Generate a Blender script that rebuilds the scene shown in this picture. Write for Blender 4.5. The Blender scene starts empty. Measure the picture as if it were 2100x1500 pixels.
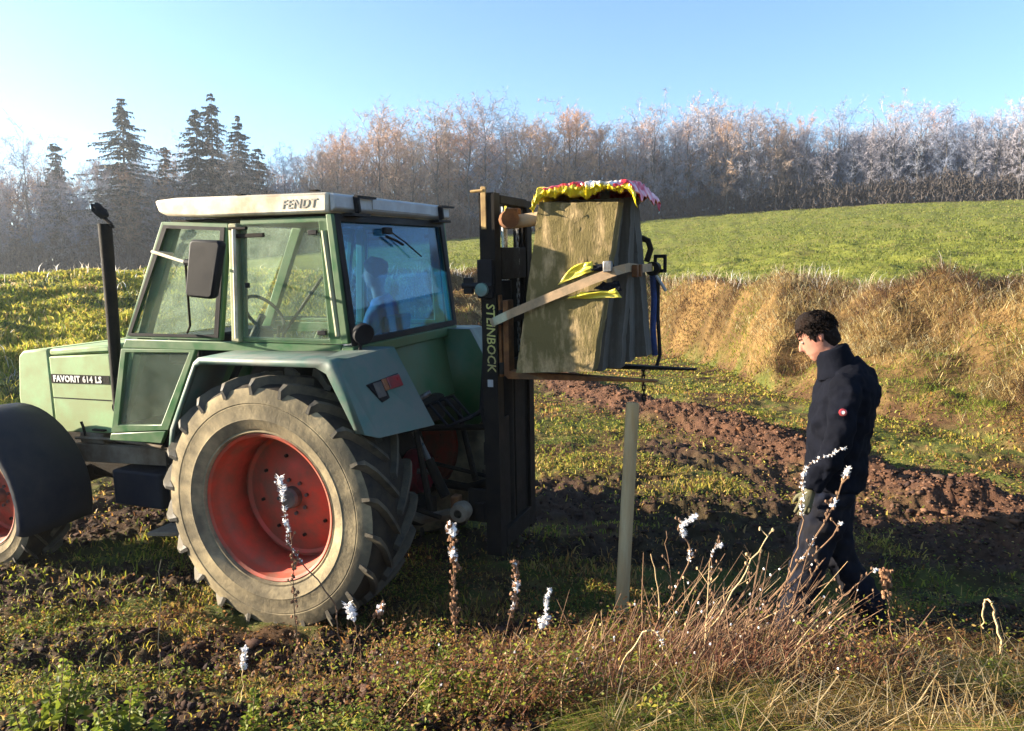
import bpy, math, random
import numpy as np
from mathutils import Vector, Matrix
from math import sin, cos, pi, radians
random.seed(7); RNG = np.random.default_rng(7)
C = bpy.context.scene.collection
SC = bpy.context.scene

# ------------------------------------------------------------------ camera, sky, sun, exposure
cam_d = bpy.data.cameras.new('camera'); cam = bpy.data.objects.new('camera', cam_d); C.objects.link(cam)
cam_d.sensor_width = 36.0; cam_d.lens = 36.0*1550/2100
cam_d.clip_start = 0.05; cam_d.clip_end = 2000
cam.location = (0, 0, 2.2485); cam.rotation_euler = (pi/2-math.atan(150/1550), 0, 0)
SC.camera = cam
SUN_EL, SUN_AZ = radians(14.5), radians(-84)          # azimuth from +Y towards +X
w = bpy.data.worlds.new('World'); SC.world = w; w.use_nodes = True
nt = w.node_tree; bg = nt.nodes['Background']
sky = nt.nodes.new('ShaderNodeTexSky'); sky.sky_type = 'NISHITA'; sky.sun_disc = False
sky.sun_elevation = SUN_EL; sky.sun_rotation = SUN_AZ
sky.altitude = 300; sky.air_density = 1.0; sky.dust_density = .5; sky.ozone_density = 3.0
nt.links.new(sky.outputs[0], bg.inputs[0]); bg.inputs[1].default_value = 0.072
sd = bpy.data.lights.new('sun', 'SUN'); sun = bpy.data.objects.new('sun', sd); C.objects.link(sun)
sd.energy = 5.0; sd.angle = radians(0.5); sd.color = (1.0, 0.86, 0.66)
sdir = Vector((sin(SUN_AZ)*cos(SUN_EL), cos(SUN_AZ)*cos(SUN_EL), sin(SUN_EL)))
sun.rotation_euler = sdir.to_track_quat('Z', 'Y').to_euler()
vs = SC.view_settings; vs.view_transform = 'Standard'; vs.look = 'None'; vs.gamma = 1; vs.exposure = 2.36
vs.use_curve_mapping = False
SC.cycles.max_bounces = 8; SC.cycles.transparent_max_bounces = 16; SC.cycles.volume_bounces = 0

# ------------------------------------------------------------------ noise
def hash2(ix, iy, s):
    h = (ix.astype(np.int64)*374761393 + iy.astype(np.int64)*668265263 + s*974711) & 0x7fffffff
    h = ((h ^ (h >> 13))*1274126177) & 0x7fffffff
    return ((h ^ (h >> 16)) & 0xffff)/65535.0
def vnoise(x, y, s=0):
    ix = np.floor(x); iy = np.floor(y); fx = x-ix; fy = y-iy
    fx = fx*fx*(3-2*fx); fy = fy*fy*(3-2*fy)
    a = hash2(ix, iy, s); b = hash2(ix+1, iy, s); c = hash2(ix, iy+1, s); d = hash2(ix+1, iy+1, s)
    return (a*(1-fx)+b*fx)*(1-fy)+(c*(1-fx)+d*fx)*fy
def fbm(x, y, f, o=4, s=0):
    x = np.asarray(x, float); y = np.asarray(y, float); r = 0; a = .5; t = 0
    for k in range(o):
        r = r+a*vnoise(x*f+17.3*k, y*f-9.1*k, s+k); t += a; a *= .5; f *= 2.03
    return r/t
def sstep(a, b, x):
    t = np.clip((x-a)/(b-a), 0, 1); return t*t*(3-2*t)

# ------------------------------------------------------------------ materials
def nodes_of(name):
    m = bpy.data.materials.new(name); m.use_nodes = True
    n = m.node_tree; n.nodes.clear(); return m, n, n.nodes, n.links
def mk(name, base, rough=.6, metal=0.0, dirt=(.2, .16, .1), amt=.3, scale=4.0, bump=.15, bscale=40.0, stretch=(1, 1, 1), base2=None, spec=.4, coat=0.0, contrast=.18):
    m, n, N, L = nodes_of(name)
    out = N.new('ShaderNodeOutputMaterial'); p = N.new('ShaderNodeBsdfPrincipled'); L.new(p.outputs[0], out.inputs[0])
    tc = N.new('ShaderNodeTexCoord'); mp = N.new('ShaderNodeMapping'); mp.inputs['Scale'].default_value = stretch
    L.new(tc.outputs['Object'], mp.inputs[0])
    n1 = N.new('ShaderNodeTexNoise'); n1.inputs['Scale'].default_value = scale; n1.inputs['Detail'].default_value = 8; n1.inputs['Roughness'].default_value = .65
    n2 = N.new('ShaderNodeTexNoise'); n2.inputs['Scale'].default_value = bscale; n2.inputs['Detail'].default_value = 6; n2.inputs['Roughness'].default_value = .7
    L.new(mp.outputs[0], n1.inputs[0]); L.new(mp.outputs[0], n2.inputs[0])
    mr = N.new('ShaderNodeMapRange'); mr.inputs[1].default_value = .62-amt*.45-contrast; mr.inputs[2].default_value = .62-amt*.45+contrast
    L.new(n1.outputs[0], mr.inputs[0])
    mx = N.new('ShaderNodeMix'); mx.data_type = 'RGBA'; L.new(mr.outputs[0], mx.inputs[0])
    b2 = base2 or tuple(c*.72 for c in base)
    mb = N.new('ShaderNodeMix'); mb.data_type = 'RGBA'; mb.inputs[6].default_value = (*base, 1); mb.inputs[7].default_value = (*b2, 1)
    L.new(n2.outputs[0], mb.inputs[0]); L.new(mb.outputs[2], mx.inputs[6]); mx.inputs[7].default_value = (*dirt, 1)
    L.new(mx.outputs[2], p.inputs['Base Color'])
    rr = N.new('ShaderNodeMapRange'); rr.inputs[3].default_value = rough; rr.inputs[4].default_value = min(1, rough+.35); L.new(mr.outputs[0], rr.inputs[0]); L.new(rr.outputs[0], p.inputs['Roughness'])
    p.inputs['Metallic'].default_value = metal; p.inputs['Specular IOR Level'].default_value = spec; p.inputs['Coat Weight'].default_value = coat
    if bump:
        b = N.new('ShaderNodeBump'); b.inputs['Strength'].default_value = bump; b.inputs['Distance'].default_value = .01
        L.new(n2.outputs[0], b.inputs['Height']); L.new(b.outputs[0], p.inputs['Normal'])
    return m
def leafmat(name, trans=.35, rough=.6, jitter=.0, spec=.25):
    m, n, N, L = nodes_of(name)
    out = N.new('ShaderNodeOutputMaterial'); p = N.new('ShaderNodeBsdfPrincipled'); t = N.new('ShaderNodeBsdfTranslucent'); mx = N.new('ShaderNodeMixShader')
    at = N.new('ShaderNodeAttribute'); at.attribute_name = 'col'
    L.new(at.outputs[0], p.inputs['Base Color']); L.new(at.outputs[0], t.inputs[0]); p.inputs['Roughness'].default_value = rough; p.inputs['Specular IOR Level'].default_value = spec
    mx.inputs[0].default_value = trans; L.new(p.outputs[0], mx.inputs[1]); L.new(t.outputs[0], mx.inputs[2]); L.new(mx.outputs[0], out.inputs[0])
    return m
def glassmat(name, tint, dust=.12, dust_sky_col=(.5, .55, .5), ior=1.5, gloss_boost=0.0):
    m, n, N, L = nodes_of(name)
    out = N.new('ShaderNodeOutputMaterial'); tr = N.new('ShaderNodeBsdfTransparent'); gl = N.new('ShaderNodeBsdfGlossy'); df = N.new('ShaderNodeBsdfDiffuse'); tl = N.new('ShaderNodeBsdfTranslucent')
    tr.inputs[0].default_value = (*tint, 1); gl.inputs['Roughness'].default_value = .03; df.inputs[0].default_value = (*dust_sky_col, 1); tl.inputs[0].default_value = (*dust_sky_col, 1)
    fr = N.new('ShaderNodeFresnel'); ge = N.new('ShaderNodeNewGeometry'); im = N.new('ShaderNodeMapRange'); im.inputs[3].default_value = ior; im.inputs[4].default_value = 1/ior
    L.new(ge.outputs['Backfacing'], im.inputs[0]); L.new(im.outputs[0], fr.inputs[0])
    ad = N.new('ShaderNodeMath'); ad.operation = 'ADD'; ad.use_clamp = True; ad.inputs[1].default_value = gloss_boost; L.new(fr.outputs[0], ad.inputs[0])
    m1 = N.new('ShaderNodeMixShader'); L.new(ad.outputs[0], m1.inputs[0]); L.new(tr.outputs[0], m1.inputs[1]); L.new(gl.outputs[0], m1.inputs[2])
    md = N.new('ShaderNodeMixShader'); md.inputs[0].default_value = .5; L.new(df.outputs[0], md.inputs[1]); L.new(tl.outputs[0], md.inputs[2])
    tc = N.new('ShaderNodeTexCoord'); nz = N.new('ShaderNodeTexNoise'); nz.inputs['Scale'].default_value = 3.5; nz.inputs['Detail'].default_value = 8; nz.inputs['Roughness'].default_value = .7
    L.new(tc.outputs['Object'], nz.inputs[0]); mr = N.new('ShaderNodeMapRange'); mr.inputs[1].default_value = .3; mr.inputs[2].default_value = .8; mr.inputs[3].default_value = dust*.35; mr.inputs[4].default_value = dust*2
    L.new(nz.outputs[0], mr.inputs[0])
    m2 = N.new('ShaderNodeMixShader'); L.new(mr.outputs[0], m2.inputs[0]); L.new(m1.outputs[0], m2.inputs[1]); L.new(md.outputs[0], m2.inputs[2]); L.new(m2.outputs[0], out.inputs[0])
    return m

M = {}
M['green'] = mk('faded_green_paint', (.15, .30, .10), .42, dirt=(.27, .25, .16), amt=.5, scale=5.5, bump=.08)
M['hood'] = mk('chalky_green_hood_paint', (.25, .42, .20), .5, dirt=(.24, .29, .14), amt=.46, scale=4.5, bump=.05, base2=(.16, .31, .13))
M['dgreen'] = mk('green_frame_paint', (.025, .11, .035), .35, dirt=(.08, .12, .05), amt=.2, scale=5, bump=.05)
M['pgreen'] = mk('shade_blued_fender_green', (.035, .125, .10), .35, dirt=(.12, .135, .12), amt=.38, scale=5, bump=.08)  # fender green with the blue of the shade mixed into it
M['roof'] = mk('cream_roof_plastic', (.78, .72, .58), .5, dirt=(.45, .36, .25), amt=.34, scale=5, bump=.05, base2=(.7, .64, .5))
M['grey'] = mk('grey_plastic', (.42, .44, .47), .45, dirt=(.3, .3, .3), amt=.3, scale=5)
M['black'] = mk('black_painted_steel', (.006, .006, .007), .5, dirt=(.022, .018, .014), amt=.25, scale=8, bump=.2, spec=.08)
M['bplastic'] = mk('black_plastic', (.006, .006, .009), .42, dirt=(.018, .018, .02), amt=.2, scale=6, bump=.05, spec=.12)
M['mudguard'] = mk('dark_blue_black_mudguard', (.009, .013, .026), .5, dirt=(.028, .03, .036), amt=.3, scale=4, bump=.1, spec=.12)
M['dark'] = mk('oily_cast_iron', (.008, .0075, .007), .6, dirt=(.026, .02, .014), amt=.4, scale=12, bump=.5, bscale=60, spec=.12)
M['side'] = mk('dusty_tyre_sidewall', (.40, .32, .19), .9, dirt=(.13, .11, .075), amt=.36, scale=3.2, bump=.5, bscale=26, base2=(.27, .22, .135), contrast=.12, spec=.1)
M['tread'] = mk('muddy_black_rubber', (.010, .010, .012), .55, dirt=(.05, .04, .028), amt=.3, scale=9, bump=.4, bscale=40, spec=.15)
M['lug'] = mk('worn_rubber_lug', (.014, .014, .015), .55, dirt=(.12, .10, .065), amt=.28, scale=7, bump=.3, bscale=40)
M['rim'] = mk('orange_red_rim_paint', (.62, .05, .016), .42, dirt=(.22, .075, .045), amt=.42, scale=6, bump=.08, base2=(.45, .04, .02))
M['hub'] = mk('dark_hub_steel', (.03, .035, .045), .4, dirt=(.12, .1, .08), amt=.3, scale=15)
M['beam'] = mk('dusty_grey_brown_steel', (.26, .22, .16), .7, dirt=(.12, .09, .06), amt=.4, scale=6, bump=.3)
M['chrome'] = mk('piston_chrome', (.6, .6, .6), .18, metal=1.0, dirt=(.3, .25, .2), amt=.1, bump=.02)
M['rust'] = mk('rusty_orange_steel', (.32, .13, .03), .65, dirt=(.10, .04, .015), amt=.5, scale=8, bump=.3)
M['yellow'] = mk('old_yellow_paint', (.55, .36, .12), .5, dirt=(.2, .12, .05), amt=.4, scale=9)
M['lamp_red'] = mk('red_lamp_lens', (.35, .02, .03), .2, dirt=(.12, .03, .03), amt=.3, scale=12, coat=.5)
M['lamp_orange'] = mk('orange_lamp_lens', (.45, .12, .02), .2, dirt=(.15, .06, .03), amt=.3, scale=12, coat=.5)
M['white'] = mk('white_lettering', (.82, .82, .8), .5, amt=.05, bump=0)
M['letter'] = mk('grey_outline_lettering', (.34, .31, .27), .5, amt=.1, bump=0)
M['yletter'] = mk('yellow_green_lettering', (.62, .62, .16), .5, amt=.25, bump=0)
M['glass'] = glassmat('dusty_side_glass', (.93, .97, .93), .085, (.62, .72, .60))
M['rglass'] = glassmat('sky_blue_painted_rear_glass', (.26, .56, .86), .06, (.05, .25, .60), gloss_boost=-.02)  # tint and dust colour carry the blue sky's reflection in the pane
M['mirror'] = mk('mirror_glass', (.8, .8, .8), .05, metal=1.0, amt=.02, bump=0)
M['seat'] = mk('dark_seat_fabric', (.03, .03, .035), .8, amt=.2)
M['wood'] = mk('mossy_sawn_wood', (.62, .45, .24), .9, dirt=(.15, .12, .052), amt=.42, scale=6.5, bump=1.0, bscale=48, stretch=(1.8, 1.8, .6), base2=(.17, .13, .07), spec=.1, contrast=.09)
M['woodg'] = mk('weathered_shade_grey_wood', (.24, .22, .19), .85, dirt=(.10, .09, .075), amt=.5, scale=3.2, bump=1, bscale=20, stretch=(6, 6, .35), base2=(.07, .07, .07), spec=.1)  # base colour holds the shade on the end faces turned from the sun
M['post'] = mk('round_post_wood', (.72, .60, .36), .8, dirt=(.42, .27, .12), amt=.38, scale=4, bump=.6, bscale=20, stretch=(2, 2, .25), base2=(.33, .31, .2), spec=.15)
M['bag_y'] = mk('yellow_plastic_bag', (.80, .66, .02), .32, dirt=(.6, .5, .1), amt=.2, scale=9, bump=.3, bscale=15, coat=.2)
M['strap'] = mk('tan_lashing_strap', (.50, .33, .19), .8, dirt=(.25, .19, .12), amt=.3, scale=12, bump=.4, bscale=120)
M['blue'] = mk('blue_rope_fabric', (.02, .06, .25), .7, dirt=(.02, .03, .08), amt=.4, scale=14)
M['steel'] = mk('worn_steel', (.35, .37, .4), .35, metal=.8, dirt=(.1, .08, .06), amt=.3, scale=20)
M['jacket'] = mk('black_navy_softshell', (.0028, .0034, .0065), .85, dirt=(.006, .007, .012), amt=.3, scale=9, bump=.5, bscale=18, spec=.06)
M['trousers'] = mk('dark_navy_work_trousers', (.006, .009, .020), .85, dirt=(.014, .013, .014), amt=.3, scale=7, bump=.5, bscale=16, spec=.06)
M['boot'] = mk('muddy_boot_leather', (.03, .022, .016), .7, dirt=(.12, .07, .04), amt=.5, scale=14, bump=.4)
M['skin'] = mk('skin', (.36, .18, .125), .55, dirt=(.30, .12, .085), amt=.3, scale=14, bump=.05, base2=(.32, .155, .11), spec=.25)
M['lip'] = mk('lip_skin', (.22, .07, .06), .5, amt=.1, bump=0)
M['eye'] = mk('eye', (.16, .13, .12), .3, amt=.1, bump=0)
M['hair'] = mk('dark_brown_hair', (.006, .004, .0035), .6, dirt=(.014, .008, .006), amt=.4, scale=20, bump=1, bscale=60, stretch=(1, 1, .4), spec=.12)
M['glove'] = mk('olive_work_glove', (.10, .10, .05), .8, dirt=(.1, .09, .05), amt=.4, scale=25, bump=.4)
M['dshirt'] = mk('blue_work_jacket', (.03, .08, .2), .8, amt=.2)
M['frost'] = mk('hoar_frost', (.97, .93, .90), .6, dirt=(.9, .86, .84), amt=.2, scale=30, bump=.3, spec=.5)
M['veg'] = leafmat('leaf_and_grass_blades', .48)
M['stem'] = mk('dead_brown_stem', (.10, .045, .025), .8, dirt=(.24, .15, .085), amt=.24, scale=20, bump=.3, bscale=90)
M['straw'] = mk('pale_straw_stem', (.62, .47, .26), .7, dirt=(.4, .27, .13), amt=.3, scale=20, bump=.2, bscale=90)
M['seed'] = mk('brown_seed_heads', (.16, .075, .035), .85, dirt=(.28, .15, .08), amt=.4, scale=40, bump=.6, bscale=120)

# cover bag: printed red / white / yellow foil, stripes fixed on the bag itself
def bagmat():
    m, n, N, L = nodes_of('printed_fertiliser_bag')
    out = N.new('ShaderNodeOutputMaterial'); p = N.new('ShaderNodeBsdfPrincipled'); L.new(p.outputs[0], out.inputs[0])
    at = N.new('ShaderNodeAttribute'); at.attribute_name = 'col'; L.new(at.outputs[0], p.inputs['Base Color'])
    p.inputs['Roughness'].default_value = .3; p.inputs['Coat Weight'].default_value = .2
    return m
M['bag'] = bagmat()

# ------------------------------------------------------------------ object helpers
def tag(o, label=None, cat=None, group=None, kind=None):
    if label: o['label'] = label
    if cat: o['category'] = cat
    if group: o['group'] = group
    if kind: o['kind'] = kind
    return o
def empty(name, loc=(0, 0, 0), mat=None):
    o = bpy.data.objects.new(name, None); C.objects.link(o); o.empty_display_size = .2
    if mat is not None: o.matrix_world = mat
    else: o.location = loc
    return o
class MB:
    def __init__(s): s.v = []; s.f = []
    def add(s, vs, fs):
        b = len(s.v); s.v += [tuple(v) for v in vs]; s.f += [tuple(b+i for i in f) for f in fs]; return s
    def box(s, x0, x1, y0, y1, z0, z1):
        if x0 > x1: x0, x1 = x1, x0
        if y0 > y1: y0, y1 = y1, y0
        if z0 > z1: z0, z1 = z1, z0
        return s.add([(x0,y0,z0),(x1,y0,z0),(x1,y1,z0),(x0,y1,z0),(x0,y0,z1),(x1,y0,z1),(x1,y1,z1),(x0,y1,z1)],
                     [(0,3,2,1),(4,5,6,7),(0,1,5,4),(1,2,6,5),(2,3,7,6),(3,0,4,7)])
    def prism(s, pts, y0, y1, ax='Y'):
        n = len(pts)
        if ax == 'Y': V = [(x, y0, z) for x, z in pts]+[(x, y1, z) for x, z in pts]
        elif ax == 'X': V = [(y0, x, z) for x, z in pts]+[(y1, x, z) for x, z in pts]
        else: V = [(x, z, y0) for x, z in pts]+[(x, z, y1) for x, z in pts]
        F = [tuple(range(n)), tuple(range(2*n-1, n-1, -1))]+[(i, i+n, (i+1) % n+n, (i+1) % n) for i in range(n)]
        return s.add(V, F)
    def ring(s, outer, inner, y0, y1):
        n = len(outer)
        V = [(x, y, z) for y in (y0, y1) for x, z in outer]+[(x, y, z) for y in (y0, y1) for x, z in inner]
        F = []
        for i in range(n):
            j = (i+1) % n
            F += [(i, j, 2*n+j, 2*n+i), (n+i, 3*n+i, 3*n+j, n+j), (i, n+i, n+j, j), (2*n+i, 2*n+j, 3*n+j, 3*n+i)]
        return s.add(V, F)
    def tube(s, pts, r, n=8, cap=True, sx=1.0):
        pts = [Vector(p) for p in pts]; m = len(pts)
        rr = r if hasattr(r, '__len__') else [r]*m
        V = []; F = []; up = None
        for i, p in enumerate(pts):
            t = (pts[min(i+1, m-1)]-pts[max(i-1, 0)]); t = t.normalized() if t.length > 1e-9 else Vector((0, 0, 1))
            if up is None: up = Vector((0, 0, 1)) if abs(t.z) < .9 else Vector((1, 0, 0))
            a = t.cross(up).normalized(); b = a.cross(t).normalized(); up = b
            for k in range(n):
                q = 2*pi*k/n; V.append(p+a*(cos(q)*rr[i]*sx)+b*(sin(q)*rr[i]))
        for i in range(m-1):
            for k in range(n):
                k2 = (k+1) % n; F.append((i*n+k, i*n+k2, (i+1)*n+k2, (i+1)*n+k))
        if cap: F += [tuple(range(n-1, -1, -1)), tuple((m-1)*n+k for k in range(n))]
        return s.add(V, F)
    def lathe(s, prof, c=(0, 0, 0), n=64, a0=0, a1=2*pi, axis='Y'):
        full = abs(a1-a0-2*pi) < 1e-6; m = n if full else n+1; V = []; F = []
        for k in range(m):
            a = a0+(a1-a0)*k/n
            for r, y in prof:
                if axis == 'Y': V.append((c[0]+r*sin(a), c[1]+y, c[2]+r*cos(a)))
                elif axis == 'X': V.append((c[0]+y, c[1]+r*sin(a), c[2]+r*cos(a)))
                else: V.append((c[0]+r*cos(a), c[1]+r*sin(a), c[2]+y))
        q = len(prof)
        for k in range(n):
            k2 = (k+1) % m
            for i in range(q-1): F.append((k*q+i, k*q+i+1, k2*q+i+1, k2*q+i))
        return s.add(V, F)
    def blob(s, c, r, seed=0, n=6):
        rnd = random.Random(seed); V = []; F = []
        rows = n//2+1
        for i in range(rows+1):
            th = pi*i/rows
            for k in range(n):
                a = 2*pi*k/n; q = 1+rnd.uniform(-.3, .3)
                V.append((c[0]+r[0]*q*sin(th)*cos(a), c[1]+r[1]*q*sin(th)*sin(a), c[2]+r[2]*q*cos(th)))
        for i in range(rows):
            for k in range(n): k2 = (k+1) % n; F.append((i*n+k, (i+1)*n+k, (i+1)*n+k2, i*n+k2))
        return s.add(V, F)
    def build(s, name, mat, parent=None, bevel=0, smooth=40, loc=None, solid=0):
        me = bpy.data.meshes.new(name); me.from_pydata([tuple(v) for v in s.v], [], s.f); me.validate()
        import bmesh
        bm = bmesh.new(); bm.from_mesh(me); bmesh.ops.recalc_face_normals(bm, faces=bm.faces); bm.to_mesh(me); bm.free()
        if isinstance(mat, str): mat = M[mat]
        me.materials.append(mat)
        if smooth:
            me.polygons.foreach_set('use_smooth', [True]*len(me.polygons)); me.set_sharp_from_angle(angle=radians(smooth))
        o = bpy.data.objects.new(name, me); C.objects.link(o)
        if parent is not None: o.parent = parent
        if loc: o.location = loc
        if solid:
            q = o.modifiers.new('s', 'SOLIDIFY'); q.thickness = solid; q.offset = 0
        if bevel:
            q = o.modifiers.new('b', 'BEVEL'); q.width = bevel; q.segments = 2; q.limit_method = 'ANGLE'; q.angle_limit = radians(40)
        return o
def text(body, name, mat, size, M4, parent, ext=.002, shear=0, space=1.0, bold=.0):
    cu = bpy.data.curves.new(name, 'FONT'); cu.body = body; cu.size = size; cu.extrude = ext; cu.shear = shear; cu.space_character = space; cu.offset = bold
    cu.align_x = 'LEFT'; cu.materials.append(M[mat]); cu.resolution_u = 2
    t = bpy.data.objects.new(name, cu); C.objects.link(t); bpy.context.view_layer.update()
    me = bpy.data.meshes.new_from_object(t.evaluated_get(bpy.context.evaluated_depsgraph_get())); bpy.data.objects.remove(t)
    o = bpy.data.objects.new(name, me); C.objects.link(o); o.parent = parent; o.matrix_local = M4; return o
def rawmesh(name, V, polys, mat, cols=None, kind=None, parent=None, smooth=False):
    """V (n,3); polys list of (k, m) index arrays"""
    me = bpy.data.meshes.new(name); me.vertices.add(len(V)); me.vertices.foreach_set('co', np.ascontiguousarray(V, np.float32).ravel())
    nl = sum(p.size for p in polys); me.loops.add(nl); me.loops.foreach_set('vertex_index', np.concatenate([p.ravel() for p in polys]).astype(np.int32))
    starts = []; tot = []; b = 0
    for p in polys:
        k = p.shape[1]; starts.append(b+np.arange(len(p))*k); tot.append(np.full(len(p), k)); b += p.size
    st = np.concatenate(starts); me.polygons.add(len(st)); me.polygons.foreach_set('loop_start', st.astype(np.int32))
    me.polygons.foreach_set('loop_total', np.concatenate(tot).astype(np.int32))
    if cols is not None:
        at = me.color_attributes.new('col', 'FLOAT_COLOR', 'POINT'); c4 = np.ones((len(V), 4), np.float32); c4[:, :3] = cols; at.data.foreach_set('color', c4.ravel())
    me.update(calc_edges=True)
    if smooth: me.polygons.foreach_set('use_smooth', np.ones(len(st), bool))
    me.materials.append(M[mat] if isinstance(mat, str) else mat)
    o = bpy.data.objects.new(name, me); C.objects.link(o)
    if kind: o['kind'] = kind
    if parent is not None: o.parent = parent
    return o

# ------------------------------------------------------------------ terrain
AZ = np.radians([-180, -90, -60, -34.2, -25.6, -11.3, 0, 10.8, 19.3, 26.6, 34.2, 60, 90, 180])
RF = np.array([9, 8, 10, 13, 15, 20, 24, 25, 16.5, 13.8, 12.0, 10, 9, 9.])
RC = np.array([20, 20, 24, 27, 29, 31, 31, 29.5, 21.5, 18.3, 16.8, 15, 15, 20.])
ZC = np.array([3.0, 3.0, 2.6, 2.65, 2.95, 3.0, 3.1, 2.75, 2.45, 2.35, 2.3, 2.3, 2.4, 3.0])
ZW = np.array([5, 5, 4.0, 4.4, 5.2, 8.6, 10.6, 12.5, 13.3, 13.6, 13.2, 13, 13, 5.])   # height of the wood's foot
RWOOD = 110.0
RIDGE = np.array([(.3, 21.), (1.1, 17.1), (2.1, 13.2), (3.0, 11.6), (3.68, 9.5), (4.06, 8.2), (4.45, 7.4), (4.9, 6.7), (5.6, 5.9), (7.0, 5.1)])
def polyd(x, y, P):
    best = np.full(np.shape(x), 1e9); sgn = np.zeros(np.shape(x))
    for (ax, ay), (bx, by) in zip(P[:-1], P[1:]):
        dx, dy = bx-ax, by-ay; t = np.clip(((x-ax)*dx+(y-ay)*dy)/(dx*dx+dy*dy), 0, 1)
        ex, ey = x-ax-t*dx, y-ay-t*dy; q = np.hypot(ex, ey); s = np.sign(dx*ey-dy*ex)
        m = q < best; best = np.where(m, q, best); sgn = np.where(m, s, sgn)
    return best*sgn
def zones(x, y):
    az = np.arctan2(x, y); R = np.hypot(x, y)
    rf = np.interp(az, AZ, RF)*(1+.10*(fbm(x, y, .35, 2, 5)-.5)); rc = np.interp(az, AZ, RC)
    return az, R, rf, rc
def soil_mask(x, y, R):
    d = np.abs(polyd(x, y, RIDGE)+.05); n2 = fbm(x, y, 3.0, 3, 22); n1 = fbm(x, y, 1.1, 3, 24)
    a = (1-sstep(.40, 1.0, d+.7*(n2-.5)))*(R < 24)
    b = sstep(.0, .5, 2.0-d+1.2*(n1-.5)*2-.4)*(R < 10.5)*.9*sstep(.38, .5, n1)
    c = sstep(.40, .52, fbm(x*.6, y*1.6, 1.0, 3, 25))*(R < 9.5)*(y < 8.5)*(x < 4.8)*sstep(-5, -2, -np.abs(x*.3)-.5)*.85
    return np.clip(np.maximum(np.maximum(a, b), c), 0, 1)
def height(x, y, fine=True):
    x = np.asarray(x, float); y = np.asarray(y, float)
    az, R, rf, rc = zones(x, y); zc = np.interp(az, AZ, ZC); zw = np.interp(az, AZ, ZW)
    y0 = np.interp(x, [-4, -1.5, 0, 1, 3], [4.3, 4.5, 4.9, 5.1, 5.0])
    fore = np.where(y < y0, np.minimum((y0-y)*np.interp(x, [-3, -1, .5, 2], [.19, .21, .255, .25]), .85), 0)
    far = .028*np.clip(y-5, 0, 6)
    z = fore+far+np.interp(x, [-1.5, 1.5], [0, .05])
    t = np.clip((R-rf)/(rc-rf), 0, 1)
    steep = np.interp(az, np.radians([-40, -15, 5, 25]), [1.0, 1.2, 1.3, 1.5])
    prof = (t**(1/steep))*(1-.0)*(1-(1-t)**3*.5)
    bank = (zc-.3)*np.where(az > radians(5), sstep(-.02, 1.0, t)*.45+prof*.55, prof)
    z = z*(1-sstep(0, .6, t))+t*0+bank+.3*sstep(0, .4, t)
    tf = np.clip((R-rc)/(RWOOD-rc), 0, 1.6)
    z = np.where(R > rc, zc+(zw-zc)*(tf**1.02), z)
    z = np.where(R > RWOOD*1.35, zc+(zw-zc)*1.36, z)
    if fine:
        near = 1-sstep(30, 60, R)
        z = z+(fbm(x, y, .9, 3, 1)-.5)*.17*near*np.clip(R/8, .3, 1)+(fbm(x, y, 5, 4, 2)-.5)*.09*near+(fbm(x, y, 28, 2, 3)-.5)*.02*(R < 14)
        onbank = np.clip(t*4, 0, 1)*np.clip((1.05-t)*6, 0, 1)
        z = z+onbank*(fbm(x, y, .8, 3, 9)-.5)*np.where(az > radians(-10), 1.35, .45)
        d = polyd(x, y, RIDGE)
        rid = np.exp(-(d/.50)**2)*.22-np.exp(-((d-.85)/.28)**2)*.18
        inner = (R < 24)
        z = z+rid*inner*(.6+.8*fbm(x, y, 2.2, 2, 11))
        sm = soil_mask(x, y, R)
        rg = 1-np.abs(fbm(x, y, 4.5, 4, 15)-.5)*4; rg2 = 1-np.abs(fbm(x, y, 11, 3, 16)-.5)*4
        z = z+sm*((rg-.5)*.07+(rg2-.5)*.04)*(R < 24)
        rut = fbm(x*.28+y*.05, y*2.6, 1.0, 3, 17)
        z = z+(rut-.5)*.16*(R < 9)*(y < 7.5)
        # trodden, churned strip in front of the wheels
        s2 = np.exp(-((y-(4.05+.22*(x+1.5)*0))/.32)**2)*(x < .6)
        z = z-s2*.07*fbm(x, y, 1.5, 2, 14)
    return z
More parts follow.
